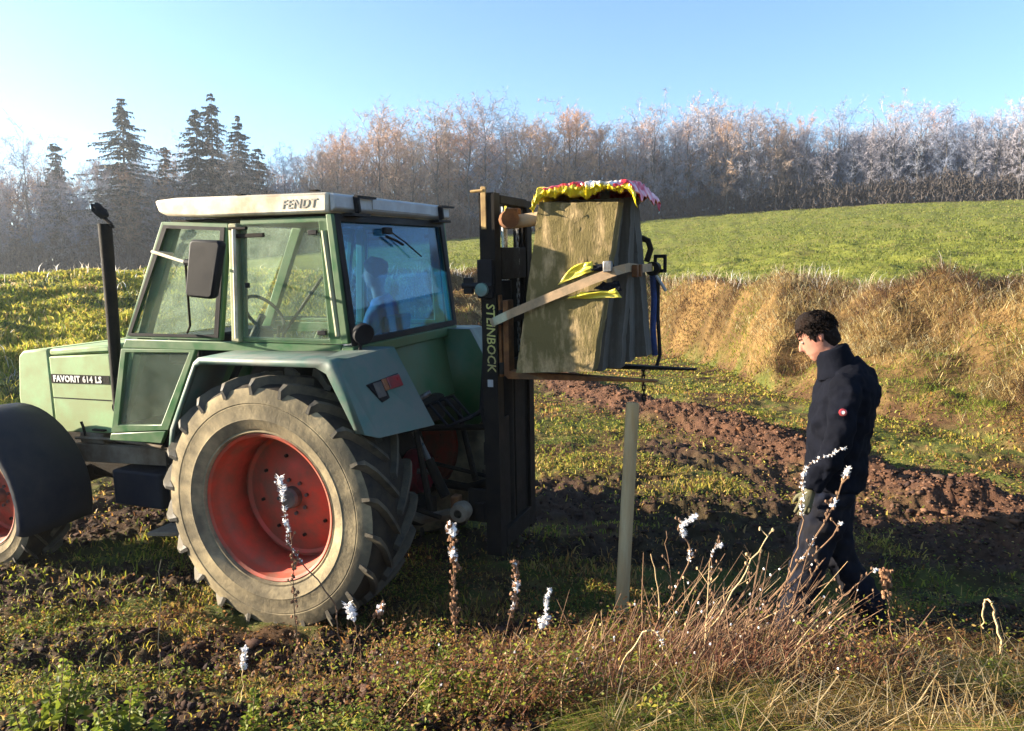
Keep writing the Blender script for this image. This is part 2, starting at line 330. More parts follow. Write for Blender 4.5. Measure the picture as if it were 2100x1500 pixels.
def ground_colour(x, y):
    az, R, rf, rc = zones(x, y); t = (R-rf)/(rc-rf)
    n1 = fbm(x, y, 1.3, 4, 21); n2 = fbm(x, y, 5, 3, 22); n3 = fbm(x, y, .45, 3, 23)
    def C3(*c): return np.array(c)[None]*np.ones((len(x), 1))
    def mix(a, b, f): return a*(1-f[:, None])+b*f[:, None]
    col = mix(C3(.065, .036, .018), C3(.075, .085, .02), sstep(.42, .6, n1))
    col = mix(col, C3(.15, .10, .04), sstep(.5, .7, n2)*.6)
    near = (1-sstep(7.5, 12, R))[:, None]
    sc_ = mix(C3(.115, .058, .034), C3(.060, .032, .021), n2); sd_ = mix(C3(.060, .036, .024), C3(.034, .022, .016), n2)  # second soil is darker; its tone also deepens the tractor's ground shadow
    rd = (1-sstep(.7, 1.6, np.abs(polyd(x, y, RIDGE))))[:, None]
    col = mix(col, sc_*rd+sd_*(1-rd), soil_mask(x, y, R))
    tan = mix(C3(.17, .105, .04), C3(.08, .05, .02), sstep(.35, .65, n1)); lg = mix(C3(.28, .26, .045), C3(.18, .18, .03), sstep(.4, .65, n1))
    lg = mix(lg, C3(.26, .22, .09), sstep(.55, .7, n3)*.5)
    side = sstep(radians(-14), radians(-9), az)
    bk = mix(lg, tan, side)
    col = mix(col, bk, sstep(0, .25, t))
    field = mix(C3(.14, .15, .026), C3(.105, .12, .022), sstep(.35, .65, fbm(x, y*3, .25, 4, 31)))
    field = mix(field, C3(.16, .12, .05), .35*sstep(.5, .7, fbm(x, y, 1.1, 3, 33)))
    col = mix(col, field, sstep(.98, 1.04, t))
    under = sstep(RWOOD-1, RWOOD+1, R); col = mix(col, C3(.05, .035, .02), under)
    return col
def build_ground():
    azs = np.concatenate([np.linspace(-180, -46, 40)[:-1], np.linspace(-46, 46, 620), np.linspace(46, 180, 40)[1:]])
    azs = azs[:-1] if False else azs
    Rs = np.concatenate([[0.0], np.geomspace(.6, 2.6, 8)[:-1], np.geomspace(2.6, 34, 430)[:-1], np.geomspace(34, 700, 60)])
    A, Rg = np.meshgrid(np.radians(azs), Rs, indexing='ij')
    X = (Rg*np.sin(A)).ravel(); Y = (Rg*np.cos(A)).ravel(); Z = height(X, Y)
    na, nr = len(azs), len(Rs); idx = np.arange(na*nr).reshape(na, nr)
    q = np.stack([idx[:-1, :-1], idx[:-1, 1:], idx[1:, 1:], idx[1:, :-1]], -1).reshape(-1, 4)[:, ::-1]
    cols = ground_colour(X, Y)
    m, n, N, L = nodes_of('earth_and_turf')
    out = N.new('ShaderNodeOutputMaterial'); p = N.new('ShaderNodeBsdfPrincipled'); L.new(p.outputs[0], out.inputs[0])
    at = N.new('ShaderNodeAttribute'); at.attribute_name = 'col'
    tc = N.new('ShaderNodeTexCoord')
    nz = N.new('ShaderNodeTexNoise'); nz.inputs['Scale'].default_value = 9; nz.inputs['Detail'].default_value = 10; nz.inputs['Roughness'].default_value = .75; L.new(tc.outputs['Object'], nz.inputs[0])
    mr = N.new('ShaderNodeMapRange'); mr.inputs[1].default_value = .25; mr.inputs[2].default_value = .75; mr.inputs[3].default_value = .45; mr.inputs[4].default_value = 1.6; L.new(nz.outputs[0], mr.inputs[0])
    vm = N.new('ShaderNodeVectorMath'); vm.operation = 'SCALE'; L.new(at.outputs[0], vm.inputs[0]); L.new(mr.outputs[0], vm.inputs['Scale']); L.new(vm.outputs[0], p.inputs['Base Color'])
    p.inputs['Roughness'].default_value = .95; p.inputs['Specular IOR Level'].default_value = .1
    b = N.new('ShaderNodeBump'); b.inputs['Strength'].default_value = .9; b.inputs['Distance'].default_value = .06; L.new(nz.outputs[0], b.inputs['Height']); L.new(b.outputs[0], p.inputs['Normal'])
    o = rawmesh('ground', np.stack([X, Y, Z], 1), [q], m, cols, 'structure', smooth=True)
    return o
build_ground()

# ------------------------------------------------------------------ air
hz = MB().box(-260, 260, -60, 330, -3, 34).build('haze', 'white', smooth=0); hz['kind'] = 'stuff'
hm, hn, HN, HL = nodes_of('thin_winter_haze'); ho = HN.new('ShaderNodeOutputMaterial'); pv = HN.new('ShaderNodeVolumePrincipled')
pv.inputs['Color'].default_value = (.86, .92, 1.0, 1); pv.inputs['Density'].default_value = .00058; pv.inputs['Anisotropy'].default_value = .55
HL.new(pv.outputs[0], ho.inputs['Volume']); hz.data.materials.clear(); hz.data.materials.append(hm)

# ------------------------------------------------------------------ woodland
def twig_mesh(T, name, mat_):
    """T: list of (p, q, width) -> one flat tapered sliver each"""
    P = np.array([t[0] for t in T]); Q = np.array([t[1] for t in T]); W = np.array([t[2] for t in T])[:, None]; Cc = np.array([t[3] for t in T])
    D = Q-P; side = np.cross(D, RNG.normal(size=P.shape)); side /= np.linalg.norm(side, axis=1)[:, None]+1e-9
    V = np.stack([P-side*W/2, P+side*W/2, Q], 1).reshape(-1, 3); F = np.arange(len(V)).reshape(-1, 3)
    return rawmesh(name, V, [F], mat_, np.repeat(Cc, 3, 0))
def treemat(name, spec=.1, tint=(1, 1, 1)):
    m, n, N, L = nodes_of(name); out = N.new('ShaderNodeOutputMaterial'); p = N.new('ShaderNodeBsdfPrincipled'); L.new(p.outputs[0], out.inputs[0])
    at = N.new('ShaderNodeAttribute'); at.attribute_name = 'col'; oi = N.new('ShaderNodeObjectInfo')
    cr = N.new('ShaderNodeValToRGB'); e = cr.color_ramp.elements; T3 = lambda *c: (c[0]*tint[0], c[1]*tint[1], c[2]*tint[2], 1); e[0].color = T3(.80, .85, .95); e[1].color = T3(1.2, .97, .82); e2 = cr.color_ramp.elements.new(.5); e2.color = T3(1.05, 1.0, .95)
    L.new(oi.outputs['Random'], cr.inputs[0]); mx = N.new('ShaderNodeMix'); mx.data_type = 'RGBA'; mx.blend_type = 'MULTIPLY'; mx.inputs[0].default_value = 1
    L.new(at.outputs[0], mx.inputs[6]); L.new(cr.outputs[0], mx.inputs[7]); L.new(mx.outputs[2], p.inputs['Base Color']); p.inputs['Roughness'].default_value = .9; p.inputs['Specular IOR Level'].default_value = spec
    return m
M['twig'] = treemat('frosted_twigs'); M['twig_warm'] = treemat('warm_brown_twigs', tint=(1.45, 1.12, .85)); M['twig_cool'] = treemat('blue_grey_frosted_twigs', tint=(1.0, 1.15, 1.45))
M['bark'] = mk('grey_brown_bark', (.05, .043, .04), .9, dirt=(.11, .105, .10), amt=.3, scale=1.5, bump=.3, bscale=8)
M['needle'] = leafmat('dark_needles', .1)
def bare_tree(seed, H, spread=.30, low=.22, sun_warm=.5, shrub=False):
    r = random.Random(seed); mb = MB(); T = []
    def rv(s): return Vector((r.uniform(-s, s), r.uniform(-s, s), r.uniform(-s, s)))
    top = Vector((r.uniform(-.5, .5), r.uniform(-.5, .5), H*.93)); pts = [Vector((0, 0, -1.5))]
    for k in range(1, 7): pts.append(top*(k/6)+Vector((r.uniform(-.25, .25), r.uniform(-.25, .25), 0))*(k < 6))
    R0 = H*.0105
    mb.tube(pts, [R0*(1.15-.16*k) for k in range(7)], 6)
    def at(t):
        f = t*6; i = min(int(f), 5); return pts[i].lerp(pts[i+1], f-i)
    def col(z):
        f = max(0, min(1, z/H)); a = r.uniform(.6, 1.4); wv = sun_warm*f*f*r.uniform(.4, 1.6)
        wv *= .6; base = Vector((.26, .265, .285))*(1-wv)+Vector((.32, .21, .14))*wv  # upper twigs painted warm as if sunlit, lower ones in shade grey
        return tuple(base*a*(.85+.3*f))
    nl = 26 if not shrub else 18
    for i in range(nl):
        t = low+(1-low)*((i+.5)/nl); p0 = at(t); a = i*2.4+r.uniform(-.5, .5)
        crown = math.sin(pi*min(1, .28+.72*(1-(t-low)/(1-low))))**.7
        ln = H*spread*(.30+.85*crown)*r.uniform(.65, 1.2)*(1 if t < .85 else .6); el = .30+.75*t+r.uniform(-.2, .2)
        d = Vector((cos(a)*cos(el), sin(a)*cos(el), sin(el)))
        p1 = p0+d*ln*.5+rv(.15); p2 = p0+d*ln+Vector((0, 0, ln*.18))+rv(.3)
        rr = R0*.38*(1.1-t*.7); mb.tube([p0, p1, p2], [rr, rr*.6, .012], 4, cap=False)
        for j in range(7):
            u = .22+.78*(j+.5)/7; q0 = p0.lerp(p1, u*2) if u < .5 else p1.lerp(p2, u*2-1)
            d2 = (d*.7+rv(1.0)+Vector((0, 0, .22))).normalized(); l2 = ln*.42*r.uniform(.6, 1.2); q1 = q0+d2*l2
            c = col(q0.z); T.append((q0, q1, .055, c))
            for k in range(8):
                u2 = .15+.85*(k+.5)/8; s0 = q0.lerp(q1, u2); d3 = (d2*.6+rv(1.0)+Vector((0, 0, .05))).normalized(); l3 = r.uniform(.4, .95)*H/16; s1 = s0+d3*l3
                c = col(s0.z); T.append((s0, s1, .04, c))
                for m_ in range(4):
                    w0 = s0.lerp(s1, r.uniform(.2, .9)); T.append((w0, w0+(d3*.6+rv(.9)).normalized()*l3*.6, .032, col(w0.z)))
    return mb, T
def spruce(seed, H, Wd):
    r = random.Random(seed); mb = MB(); mb.tube([(0, 0, -1.5), (0, 0, H*.5), (.1, 0, H)], [H*.012, H*.008, .02], 6); T = []
    n = int(H*4.2)
    for i in range(n):
        t = .18+.82*(i/n); z = H*t+r.gauss(0, .25); L0 = (Wd*(1-t)**.75*.6+.2)*r.uniform(.45, 1.25)*(.80+.35*vnoise(np.array([t*9.]), np.array([seed*1.7]), 3)[0])
        for b in range(6):
            if r.random() < .2: continue
            a = r.uniform(0, 2*pi); ln = L0*r.uniform(.55, 1.25); dz = -.28*ln
            p0 = Vector((0, 0, z)); p1 = p0+Vector((cos(a)*ln, sin(a)*ln, dz+.25*ln*ln/ max(L0, .5)*.5))
            T.append((p0, p1, .08, (.03, .035, .02)))
            m = int(10+ln*9)
            for k in range(m):
                u = .15+.85*r.random(); q = p0.lerp(p1, u); e = .38*(1.15-u)*max(.5, ln*.35)+.15
                a2 = a+r.choice((-1, 1))*r.uniform(.5, 1.2); q2 = q+Vector((cos(a2)*e, sin(a2)*e, -r.uniform(.05, .45)))
                f = r.random(); c = (.012, .024, .018) if f < .72 else ((.03, .045, .035) if f < .96 else (.16, .18, .2))
                T.append((q, q2, .17, c))
    return mb, T
def make_tree_thing(name, gen, mtw, leafname='crown'):
    mb, T = gen; root = empty(name)
    mb.build('trunk', 'bark', root, smooth=60); c = twig_mesh(T, leafname, mtw); c.parent = root; return root
def copy_tree(root, loc, rz, sc, label, group=None, cat='tree'):
    r = root.copy(); C.objects.link(r)
    for ch in root.children:
        k = ch.copy(); C.objects.link(k); k.parent = r; 
    place(r, loc, rz, sc, label, group, cat); return r
def place(r, loc, rz, sc, label, group=None, cat='tree'):
    r.location = loc; r.rotation_euler = (0, 0, rz); r.scale = sc; tag(r, label, cat, group)
protos = [make_tree_thing('bare_tree', bare_tree(s, 16, sp, lo, wm), 'twig') for s, sp, lo, wm in
          ((1, .26, .22, .5), (2, .30, .18, .9), (3, .22, .28, .3), (4, .28, .15, .7), (5, .25, .2, .1), (6, .33, .12, .6), (7, .24, .3, .9), (8, .29, .2, .2))]
used = [False]*len(protos)
rr = random.Random(99)
def put_tree(az, R, h, pi_=None, label=None, group=None, wide=1.0):
    i = rr.randrange(len(protos)) if pi_ is None else pi_
    a = radians(az); x, y = R*sin(a), R*cos(a); z = float(height(np.array([x]), np.array([y]), False)[0])
    s = h/16; sc = (s*wide, s*wide, s); rz = rr.uniform(0, 6.28)
    if not used[i]: used[i] = True; t_ = protos[i]; place(t_, (x, y, z), rz, sc, label, group)
    else: t_ = copy_tree(protos[i], (x, y, z), rz, sc, label, group)
    for ch in t_.children:
        if ch.name.startswith('crown'):
            ch.material_slots[0].link = 'OBJECT'; pw = float(np.interp(az, [-17, -10, 10, 22, 40], [.5, .8, .6, .25, .15])); wm_ = rr.random() < pw; ch.material_slots[0].material = M['twig_warm' if wm_ else 'twig_cool']; t_['label'] = label.replace('TINT', 'brown tinged' if wm_ else 'blue-grey frosted')
def topline(az):      # tree height along the wood
    return float(np.interp(az, [-40, -18, -12, 0, 10, 18, 42], [1, 1, .90, .88, .86, .80, .78]))*float(np.interp(az, [-40, -34, -32, -29, -27, -24, -20, -17.3, -16, -14, -12.5, -10, -6, -2, 0, 5, 10, 14, 17, 18.3, 20, 23, 26, 30, 34, 42],
                               [11, 13.5, 14.5, 12, 14.5, 14.5, 13.5, 12.5, 13.5, 16, 18.5, 18.5, 18.0, 19.0, 17.5, 17.0, 16.0, 16.6, 16.6, 14.6, 15.0, 14.4, 15.2, 14.0, 13.4, 13]))
az = -40.0; k = 0
while az < 42:
    lab = ('TINT bare tree at the edge of the wood left of the tractor', 'bare trees of the wood left of the tractor') if az < -17 else \
          (('TINT bare tree in the wood edge behind the tractor cab and mast', 'bare trees of the wood behind the tractor') if az < 5 else
           ('TINT bare tree in the wood edge above the green field', 'bare trees of the wood above the green field'))
    put_tree(az+rr.uniform(-.3, .3), RWOOD+rr.uniform(0, 3), topline(az)*rr.uniform(.74, 1.06), None, lab[0], lab[1])
    put_tree(az+.6+rr.uniform(-.4, .4), RWOOD+rr.uniform(5, 9), topline(az)*rr.uniform(.78, 1.08), None, lab[0], lab[1])
    put_tree(az+.2+rr.uniform(-.5, .5), RWOOD+rr.uniform(10, 16), topline(az)*rr.uniform(.84, 1.0), None, lab[0], lab[1])
    az += rr.uniform(1.05, 1.6)
# the depth of the wood behind the first rows: one mass nobody could count
def wood_mass():
    n = 52000; a = np.radians(RNG.uniform(-44, 46, n)); R = RWOOD+RNG.uniform(8, 34, n); x, y = R*np.sin(a), R*np.cos(a)
    z = height(x, y, False); top = np.array([topline(q) for q in np.linspace(-46, 48, 200)])[((np.degrees(a)+46)/94*199).astype(int)]*.80*(.8+.3*vnoise(np.degrees(a)*.7, a*0, 4))
    h = RNG.random(n)**.8*top*.95; P = np.stack([x, y, z+h], 1)
    D = RNG.normal(size=(n, 3))*.9; D[:, 2] = np.abs(D[:, 2])*1.6+.3; W = RNG.uniform(.05, .16, n)[:, None]
    s = np.cross(D, RNG.normal(size=(n, 3))); s /= np.linalg.norm(s, axis=1)[:, None]
    V = np.stack([P-s*W, P+s*W, P+D], 1).reshape(-1, 3); g = RNG.uniform(.6, 1.2, n)[:, None]
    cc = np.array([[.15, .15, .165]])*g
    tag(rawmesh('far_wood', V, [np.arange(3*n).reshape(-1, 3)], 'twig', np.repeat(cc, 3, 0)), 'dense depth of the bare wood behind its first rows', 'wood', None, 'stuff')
wood_mass()
def thicket():
    n = 26000; a = np.radians(RNG.uniform(-44, 46, n)); R = RWOOD+RNG.uniform(14, 36, n); x, y = R*np.sin(a), R*np.cos(a); z = height(x, y, False)
    P = np.stack([x, y, z+RNG.random(n)*7-1], 1); D = RNG.normal(size=(n, 3))*.7; D[:, 2] = np.abs(D[:, 2])*2.2+.5; W = RNG.uniform(.1, .3, n)[:, None]
    s = np.cross(D, RNG.normal(size=(n, 3))); s /= np.linalg.norm(s, axis=1)[:, None]
    V = np.stack([P-s*W, P+s*W, P+D], 1).reshape(-1, 3); g = RNG.uniform(.5, 1.2, n)[:, None]
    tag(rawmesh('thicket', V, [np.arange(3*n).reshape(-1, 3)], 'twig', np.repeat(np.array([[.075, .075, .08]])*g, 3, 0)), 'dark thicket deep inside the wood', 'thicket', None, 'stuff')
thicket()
def undergrowth():
    n = 30000; a = np.radians(RNG.uniform(-42, 44, n)); R = RWOOD-1+RNG.uniform(0, 5, n)**1.0; x, y = R*np.sin(a), R*np.cos(a); z = height(x, y, False)
    h = RNG.random(n)*3.2*(.5+fbm(x, y, .2, 2, 3)); P = np.stack([x, y, z+h-.2], 1); D = RNG.normal(size=(n, 3))*.35; D[:, 2] = np.abs(D[:, 2])*1.5+.2
    s = np.cross(D, RNG.normal(size=(n, 3))); s /= np.linalg.norm(s, axis=1)[:, None]; W = .045
    V = np.stack([P-s*W, P+s*W, P+D], 1).reshape(-1, 3); g = RNG.uniform(.6, 1.3, n)[:, None]
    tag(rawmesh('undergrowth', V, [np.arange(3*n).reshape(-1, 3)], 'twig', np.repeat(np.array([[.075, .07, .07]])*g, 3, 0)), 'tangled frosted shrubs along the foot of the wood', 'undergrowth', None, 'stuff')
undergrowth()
def spr(az, R, H, W_, seed, label):
    a = radians(az); x, y = R*sin(a), R*cos(a); t = make_tree_thing('spruce_tree', spruce(seed, H, W_), 'needle')
    place(t, (x, y, float(height(np.array([x]), np.array([y]), False)[0])), 0, (1, 1, 1), label)
spr(-26.7, 114, 22.4, 15.0, 11, 'broad dark spruce rising alone above the left wood, farthest left of the tall conifers')
spr(-22.2, 112, 20.8, 11.0, 12, 'left and lower one of the twin dark spruces touching each other')
spr(-21.2, 113, 22.6, 11.0, 13, 'right and taller one of the twin dark spruces touching each other')
spr(-19.5, 114, 19.6, 10.0, 14, 'slim dark spruce standing just right of the twin spruces')
spr(-24.2, 116, 16.4, 8.0, 15, 'small dark spruce tip between the broad spruce and the twin spruces')
spr(-30.6, 116, 16.8, 7.0, 16, 'thin pale spruce at the far left of the wood')
spr(-18.2, 117, 15.6, 7.0, 17, 'short spruce tip near the right end of the left wood')

# ------------------------------------------------------------------ vegetation builders
def blades(name, x, y, h, w, lean, col, seed=0, label=None, cat='grass', bend=.5, zoff=0, two=True, ldir=None):
    n = len(x); z = height(x, y)+zoff; B = np.stack([x, y, z-.01], 1)
    if ldir is None: a = RNG.uniform(0, 2*pi, n)
    else: a = ldir
    d = np.stack([np.cos(a), np.sin(a), np.zeros(n)], 1); sa = RNG.uniform(0, 2*pi, n); s = np.stack([np.cos(sa), np.sin(sa), np.zeros(n)], 1)
    h = h[:, None]; w = w[:, None]; lean = lean[:, None]
    mid = B+d*h*lean*.35+np.array([0, 0, 1])*h*.6; tip = B+d*h*lean+np.array([0, 0, 1])*h*(1-bend*lean*.6)
    V = np.stack([B-s*w/2, B+s*w/2, mid-s*w*.4, mid+s*w*.4, tip], 1).reshape(-1, 3)
    i = np.arange(n)*5; Q = np.stack([i, i+1, i+3, i+2], 1); T = np.stack([i+2, i+3, i+4], 1)
    o = rawmesh(name, V, [Q, T], 'veg', np.repeat(col, 5, 0)); tag(o, label, cat, None, 'stuff'); return o
def leaves(name, P, size, col, label=None, cat='weeds', flat=.5, aspect=.55):
    n = len(P); a = RNG.uniform(0, 2*pi, n); up = RNG.normal(size=(n, 3))*flat; up[:, 2] += 1; up /= np.linalg.norm(up, axis=1)[:, None]
    u = np.stack([np.cos(a), np.sin(a), np.zeros(n)], 1); u = u-up*np.sum(u*up, 1)[:, None]; u /= np.linalg.norm(u, axis=1)[:, None]; v = np.cross(up, u); s = size[:, None]
    fold = up*s*.12
    V = np.stack([P-u*s*.5, P-v*s*aspect*.5+fold, P+u*s*.5, P+v*s*aspect*.5+fold], 1).reshape(-1, 3); i = np.arange(n)*4
    o = rawmesh(name, V, [np.stack([i, i+1, i+2], 1), np.stack([i, i+2, i+3], 1)], 'veg', np.repeat(col, 4, 0)); tag(o, label, cat, None, 'stuff'); return o
def polar(n, a0, a1, r0, r1, p=1.0):
    a = np.radians(RNG.uniform(a0, a1, n)); R = np.exp(np.log(r0)+(np.log(r1)-np.log(r0))*RNG.random(n)**p); return R*np.sin(a), R*np.cos(a), R, a
def pick(n, pal, wts):
    pal = np.array(pal); k = RNG.choice(len(pal), n, p=np.array(wts)/sum(wts)); return pal[k]*RNG.uniform(.7, 1.3, (n, 1))
def clumpy(x, y, f, s, lo, hi): return sstep(lo, hi, fbm(x, y, f, 3, s))
def tyremask(x, y):   # keep plants out of the wheels' contact patches
    return (np.hypot(x+1.6, (y-5.1)*1.2) > .55)

# ------------------------------------------------------------------ tractor
TO = Vector((-1.196, 6.059, .071)); TD = Vector((-.93106, .36488, 0)); TN = Vector((-.36438, -.92978, -.05234)); TU = Vector((-.0191, -.04873, .99863))
TM = Matrix(((TD.x, TN.x, TU.x, TO.x), (TD.y, TN.y, TU.y, TO.y), (TD.z, TN.z, TU.z, TO.z), (0, 0, 0, 1)))
tr = empty('tractor', mat=TM); tag(tr, 'green farm tractor with cream roof and red wheel rims', 'tractor')
def P_(*a): return MB(), a
def wheel(c, R, W, rb, rimR, lugs, side, prefix, dish):
    """c centre in tractor frame, side=+1 when the outer face points to +Y"""
    s = side; h = W/2
    prof = [(rb, h*.72), (rb+.02*R, h*.84), (rb+.03*R, h*.90), (rb+.045*R, h*.89), (rb+.06*R, h*.935), (rb+.12*R, h*.985), (rb+.13*R, h*1.005), (rb+.14*R, h*.99), (rb+.24*R, h*1.0), (R*.80, h*.985), (R*.808, h*1.0), (R*.86, h*.97), (R*.915, h*.90), (R*.935, h*.78), (R*.95, 0), (R*.935, -h*.78), (R*.915, -h*.90), (R*.86, -h*.97), (rb+.24*R, -h), (rb+.02*R, -h*.84), (rb, -h*.72)]
    ty = MB().lathe([(r, y*s) for r, y in prof], n=72).build(prefix+'_tyre', 'side', tr, loc=c, smooth=35)
    ty.data.materials.append(M['tread'])
    for p in ty.data.polygons:
        v = p.center; r = math.hypot(v.x, v.z)
        if r > R*.90 and abs(v.y) < h*.92: p.material_index = 1
    # lugs: chevron bars, alternately on the two halves
    def lug(sd):
        V = []; F = []; ys = [0.03, .35, .7, .92, .985]; rt = [1.0, 1.0, 1.0, .985, .935]; n = len(ys); 
        for i, (u, q) in enumerate(zip(ys, rt)):
            a = -.02+u*.36*1.0; wd = (.030 if i < 3 else (.030 if i == 3 else .018))
            rlow = R*.93 if i < 3 else (R*.91 if i == 3 else R*.865)
            for aa, r_ in ((a-wd, rlow), (a-wd*.62, R*q), (a+wd*.62, R*q), (a+wd, rlow)):
                yy = sd*h*(u if r_ == rlow or i < 4 else u*1.02)
                V.append((r_*sin(aa), yy, r_*cos(aa)))
        for i in range(n-1):
            for k in range(3): F.append((i*4+k, i*4+k+1, i*4+5+k, i*4+4+k))
        F += [(0, 1, 2, 3), tuple((n-1)*4+k for k in (3, 2, 1, 0))]
        return MB().add(V, F)
    for sd in (s, -s):
        first = None
        for k in range(lugs):
            a = 2*pi*(k+(.5 if sd != s else 0))/lugs
            if first is None: o = first = lug(sd).build('tread_lug', 'lug', ty, smooth=30)
            else: o = first.copy(); C.objects.link(o); o.parent = ty
            o.rotation_euler = (0, a, 0)
    f = rimR
    rp = [(f*.965, h*.70), (f, h*.74), (f*1.01, h*.80), (f*.985, h*.835), (f*.955, h*.80), (f*.945, h*.62), (f*.93, h*.5), (f*.90, h*.44), (f*.885, h*.1), (f*.88, h*.74-dish), ]
    rim = MB().lathe([(r, y*s) for r, y in rp], n=72).build(prefix+'_rim', 'rim', tr, loc=c, smooth=50, solid=.006)
    yd = h*.74-dish
    dp = [(f*.88, yd), (f*.84, yd+.005), (f*.80, yd-.012), (f*.55, yd+.02), (f*.40, yd+.045), (f*.30, yd+.05), (0.001, yd+.05)]
    MB().lathe([(r, y*s) for r, y in dp], n=64).build('wheel_disc', 'rim', rim, smooth=40)
    MB().lathe([(f*.145, (yd+.05)*s), (f*.145, (yd+.10)*s), (f*.12, (yd+.115)*s), (.001, (yd+.118)*s)], n=32).build('hub', 'hub', rim, smooth=40)
    for ring_r, nn, sz in ((f*.235, 8, .014), (f*.56, 8, .013)):
        b0 = None
        for k in range(nn):
            a = 2*pi*k/nn+.2; yy = yd+(.052 if ring_r < f*.4 else .02)
            if b0 is None: b0 = b = MB().lathe([(sz, 0), (sz, .018), (.001, .018)], n=6).build('bolt', 'hub' if ring_r < f*.4 else 'dark', rim)
            else: b = b0.copy(); C.objects.link(b); b.parent = rim
            b.location = (ring_r*sin(a), yy*s if s > 0 else yy*s-.018, ring_r*cos(a))
    return ty
wheel((0, .94, .80), .90, .53, .50, .515, 22, 1, 'rear', .30)
wheel((0, -.94, .80), .90, .53, .50, .515, 22, -1, 'rear', .30)
wheel((2.88, 1.0, .555), .63, .37, .375, .385, 20, 1, 'front', .20)
wheel((2.88, -1.0, .555), .63, .37, .375, .385, 20, -1, 'front', .20)
# running gear
MB().lathe([(.001, -.75), (.16, -.75), (.16, -.45), (.22, -.40), (.22, .40), (.16, .45), (.16, .75), (.001, .75)], c=(0, 0, .82), n=20).build('rear_axle', 'dark', tr)
MB().box(-.42, 1.0, -.27, .27, .55, 1.25).build('gearbox', 'dark', tr, .03)
MB().box(1.0, 3.3, -.22, .22, .50, 1.02).build('engine_block', 'dark', tr, .03)
MB().box(2.75, 3.0, -.85, .85, .46, .62).build('front_axle', 'dark', tr, .03)
MB().prism([(1.50, .80), (2.53, .755), (2.53, .915), (1.50, .94)], .50, .56).build('side_beam', 'beam', tr, .006)
MB().tube([(1.52, .57, .96), (2.1, .57, .985), (2.5, .56, .965)], .013, 6).build('fuel_pipe', 'beam', tr)
MB().box(2.18, 2.45, .42, .56, .93, 1.02).build('filter_bracket', 'beam', tr, .008)
MB().box(1.52, 2.05, .32, .62, .44, .74).build('battery_box', 'mudguard', tr, .02)
MB().box(1.0, 1.5, .3, .58, .62, .95).build('fuel_tank', 'dark', tr, .03)
MB().prism([(.98, .38), (1.42, .33), (1.42, .36), (.98, .41)], .62, .88).build('step_plate', 'beam', tr, .004)
for x in (1.02, 1.36): MB().box(x, x+.03, .64, .66, .36, .85).build('step_hanger', 'dark', tr)
# hood
def hood():
    yb = .55
    main = MB(); main.prism([(2.03, 1.03), (2.74, 1.00), (2.74, 1.66), (2.03, 1.705)], -yb, yb).build('hood_side', 'hood', tr, .012)
    MB().prism([(2.03, 1.712), (2.74, 1.668), (2.735, 1.725), (2.03, 1.778)], -yb+.006, yb-.006).build('hood_top', 'hood', tr, .02)
    MB().prism([(2.748, 1.00), (3.16, 1.00), (3.17, 1.30), (3.12, 1.655), (3.06, 1.70), (2.748, 1.728)], -yb+.002, yb-.002).build('hood_nose', 'hood', tr, .02)
    MB().prism([(2.05, 1.305), (2.735, 1.298), (2.735, 1.308), (2.05, 1.316)], yb-.004, yb+.0015).build('hood_groove', 'black', tr)
    MB().prism([(2.05, 1.447), (2.735, 1.430), (2.735, 1.510), (2.05, 1.520)], yb-.004, yb+.003).build('name_stripe', 'black', tr)
    a = math.atan2(.010, .685)
    X = Vector((-1, 0, .018)).normalized(); Z = Vector((0, 1, 0)); Yv = Z.cross(X)
    m4 = Matrix(((X.x, Yv.x, Z.x, 2.705), (X.y, Yv.y, Z.y, yb+.004), (X.z, Yv.z, Z.z, 1.447), (0, 0, 0, 1)))
    text('FAVORIT 614 LS', 'name_lettering', 'white', .074, m4, tr, space=1.10, bold=.0030)
    MB().box(2.14, 2.28, yb-.01, yb+.03, 1.045, 1.06).build('hood_latch', 'black', tr, .004)
    MB().tube([(2.36, yb+.03, 1.00), (2.36, yb+.04, 1.07), (2.38, yb+.04, 1.12)], .012, 6).build('hood_handle', 'black', tr)
hood()
# cowl between hood and cab
MB().prism([(1.80, 1.05), (2.02, 1.05), (2.02, 1.70), (1.62, 1.80)], -.52, .52).build('cowl', 'dgreen', tr, .01)
# exhaust
ex = MB().tube([(1.80, .70, 1.05), (1.80, .70, 1.4), (1.775, .70, 2.1), (1.765, .70, 2.745)], [.038, .042, .047, .05], 16).build('exhaust_pipe', 'black', tr)
MB().lathe([(.034, 0), (.044, .03), (.044, -.03)], c=(0, 0, 0), n=12).build('exhaust_clamp', 'steel', ex, loc=(1.80, .70, 1.3))
fl = MB().blob((0, 0, 0), (.07, .06, .02), 3, 12); 
f_o = fl.build('exhaust_flap', 'black', ex, loc=(1.80, .70, 2.845)); f_o.rotation_euler = (0, -.9, 0)
MB().tube([(1.78, .70, 2.80), (1.70, .70, 2.74), (1.68, .70, 2.72), (1.74, .70, 2.73)], .014, 6).build('flap_lever', 'black', ex)
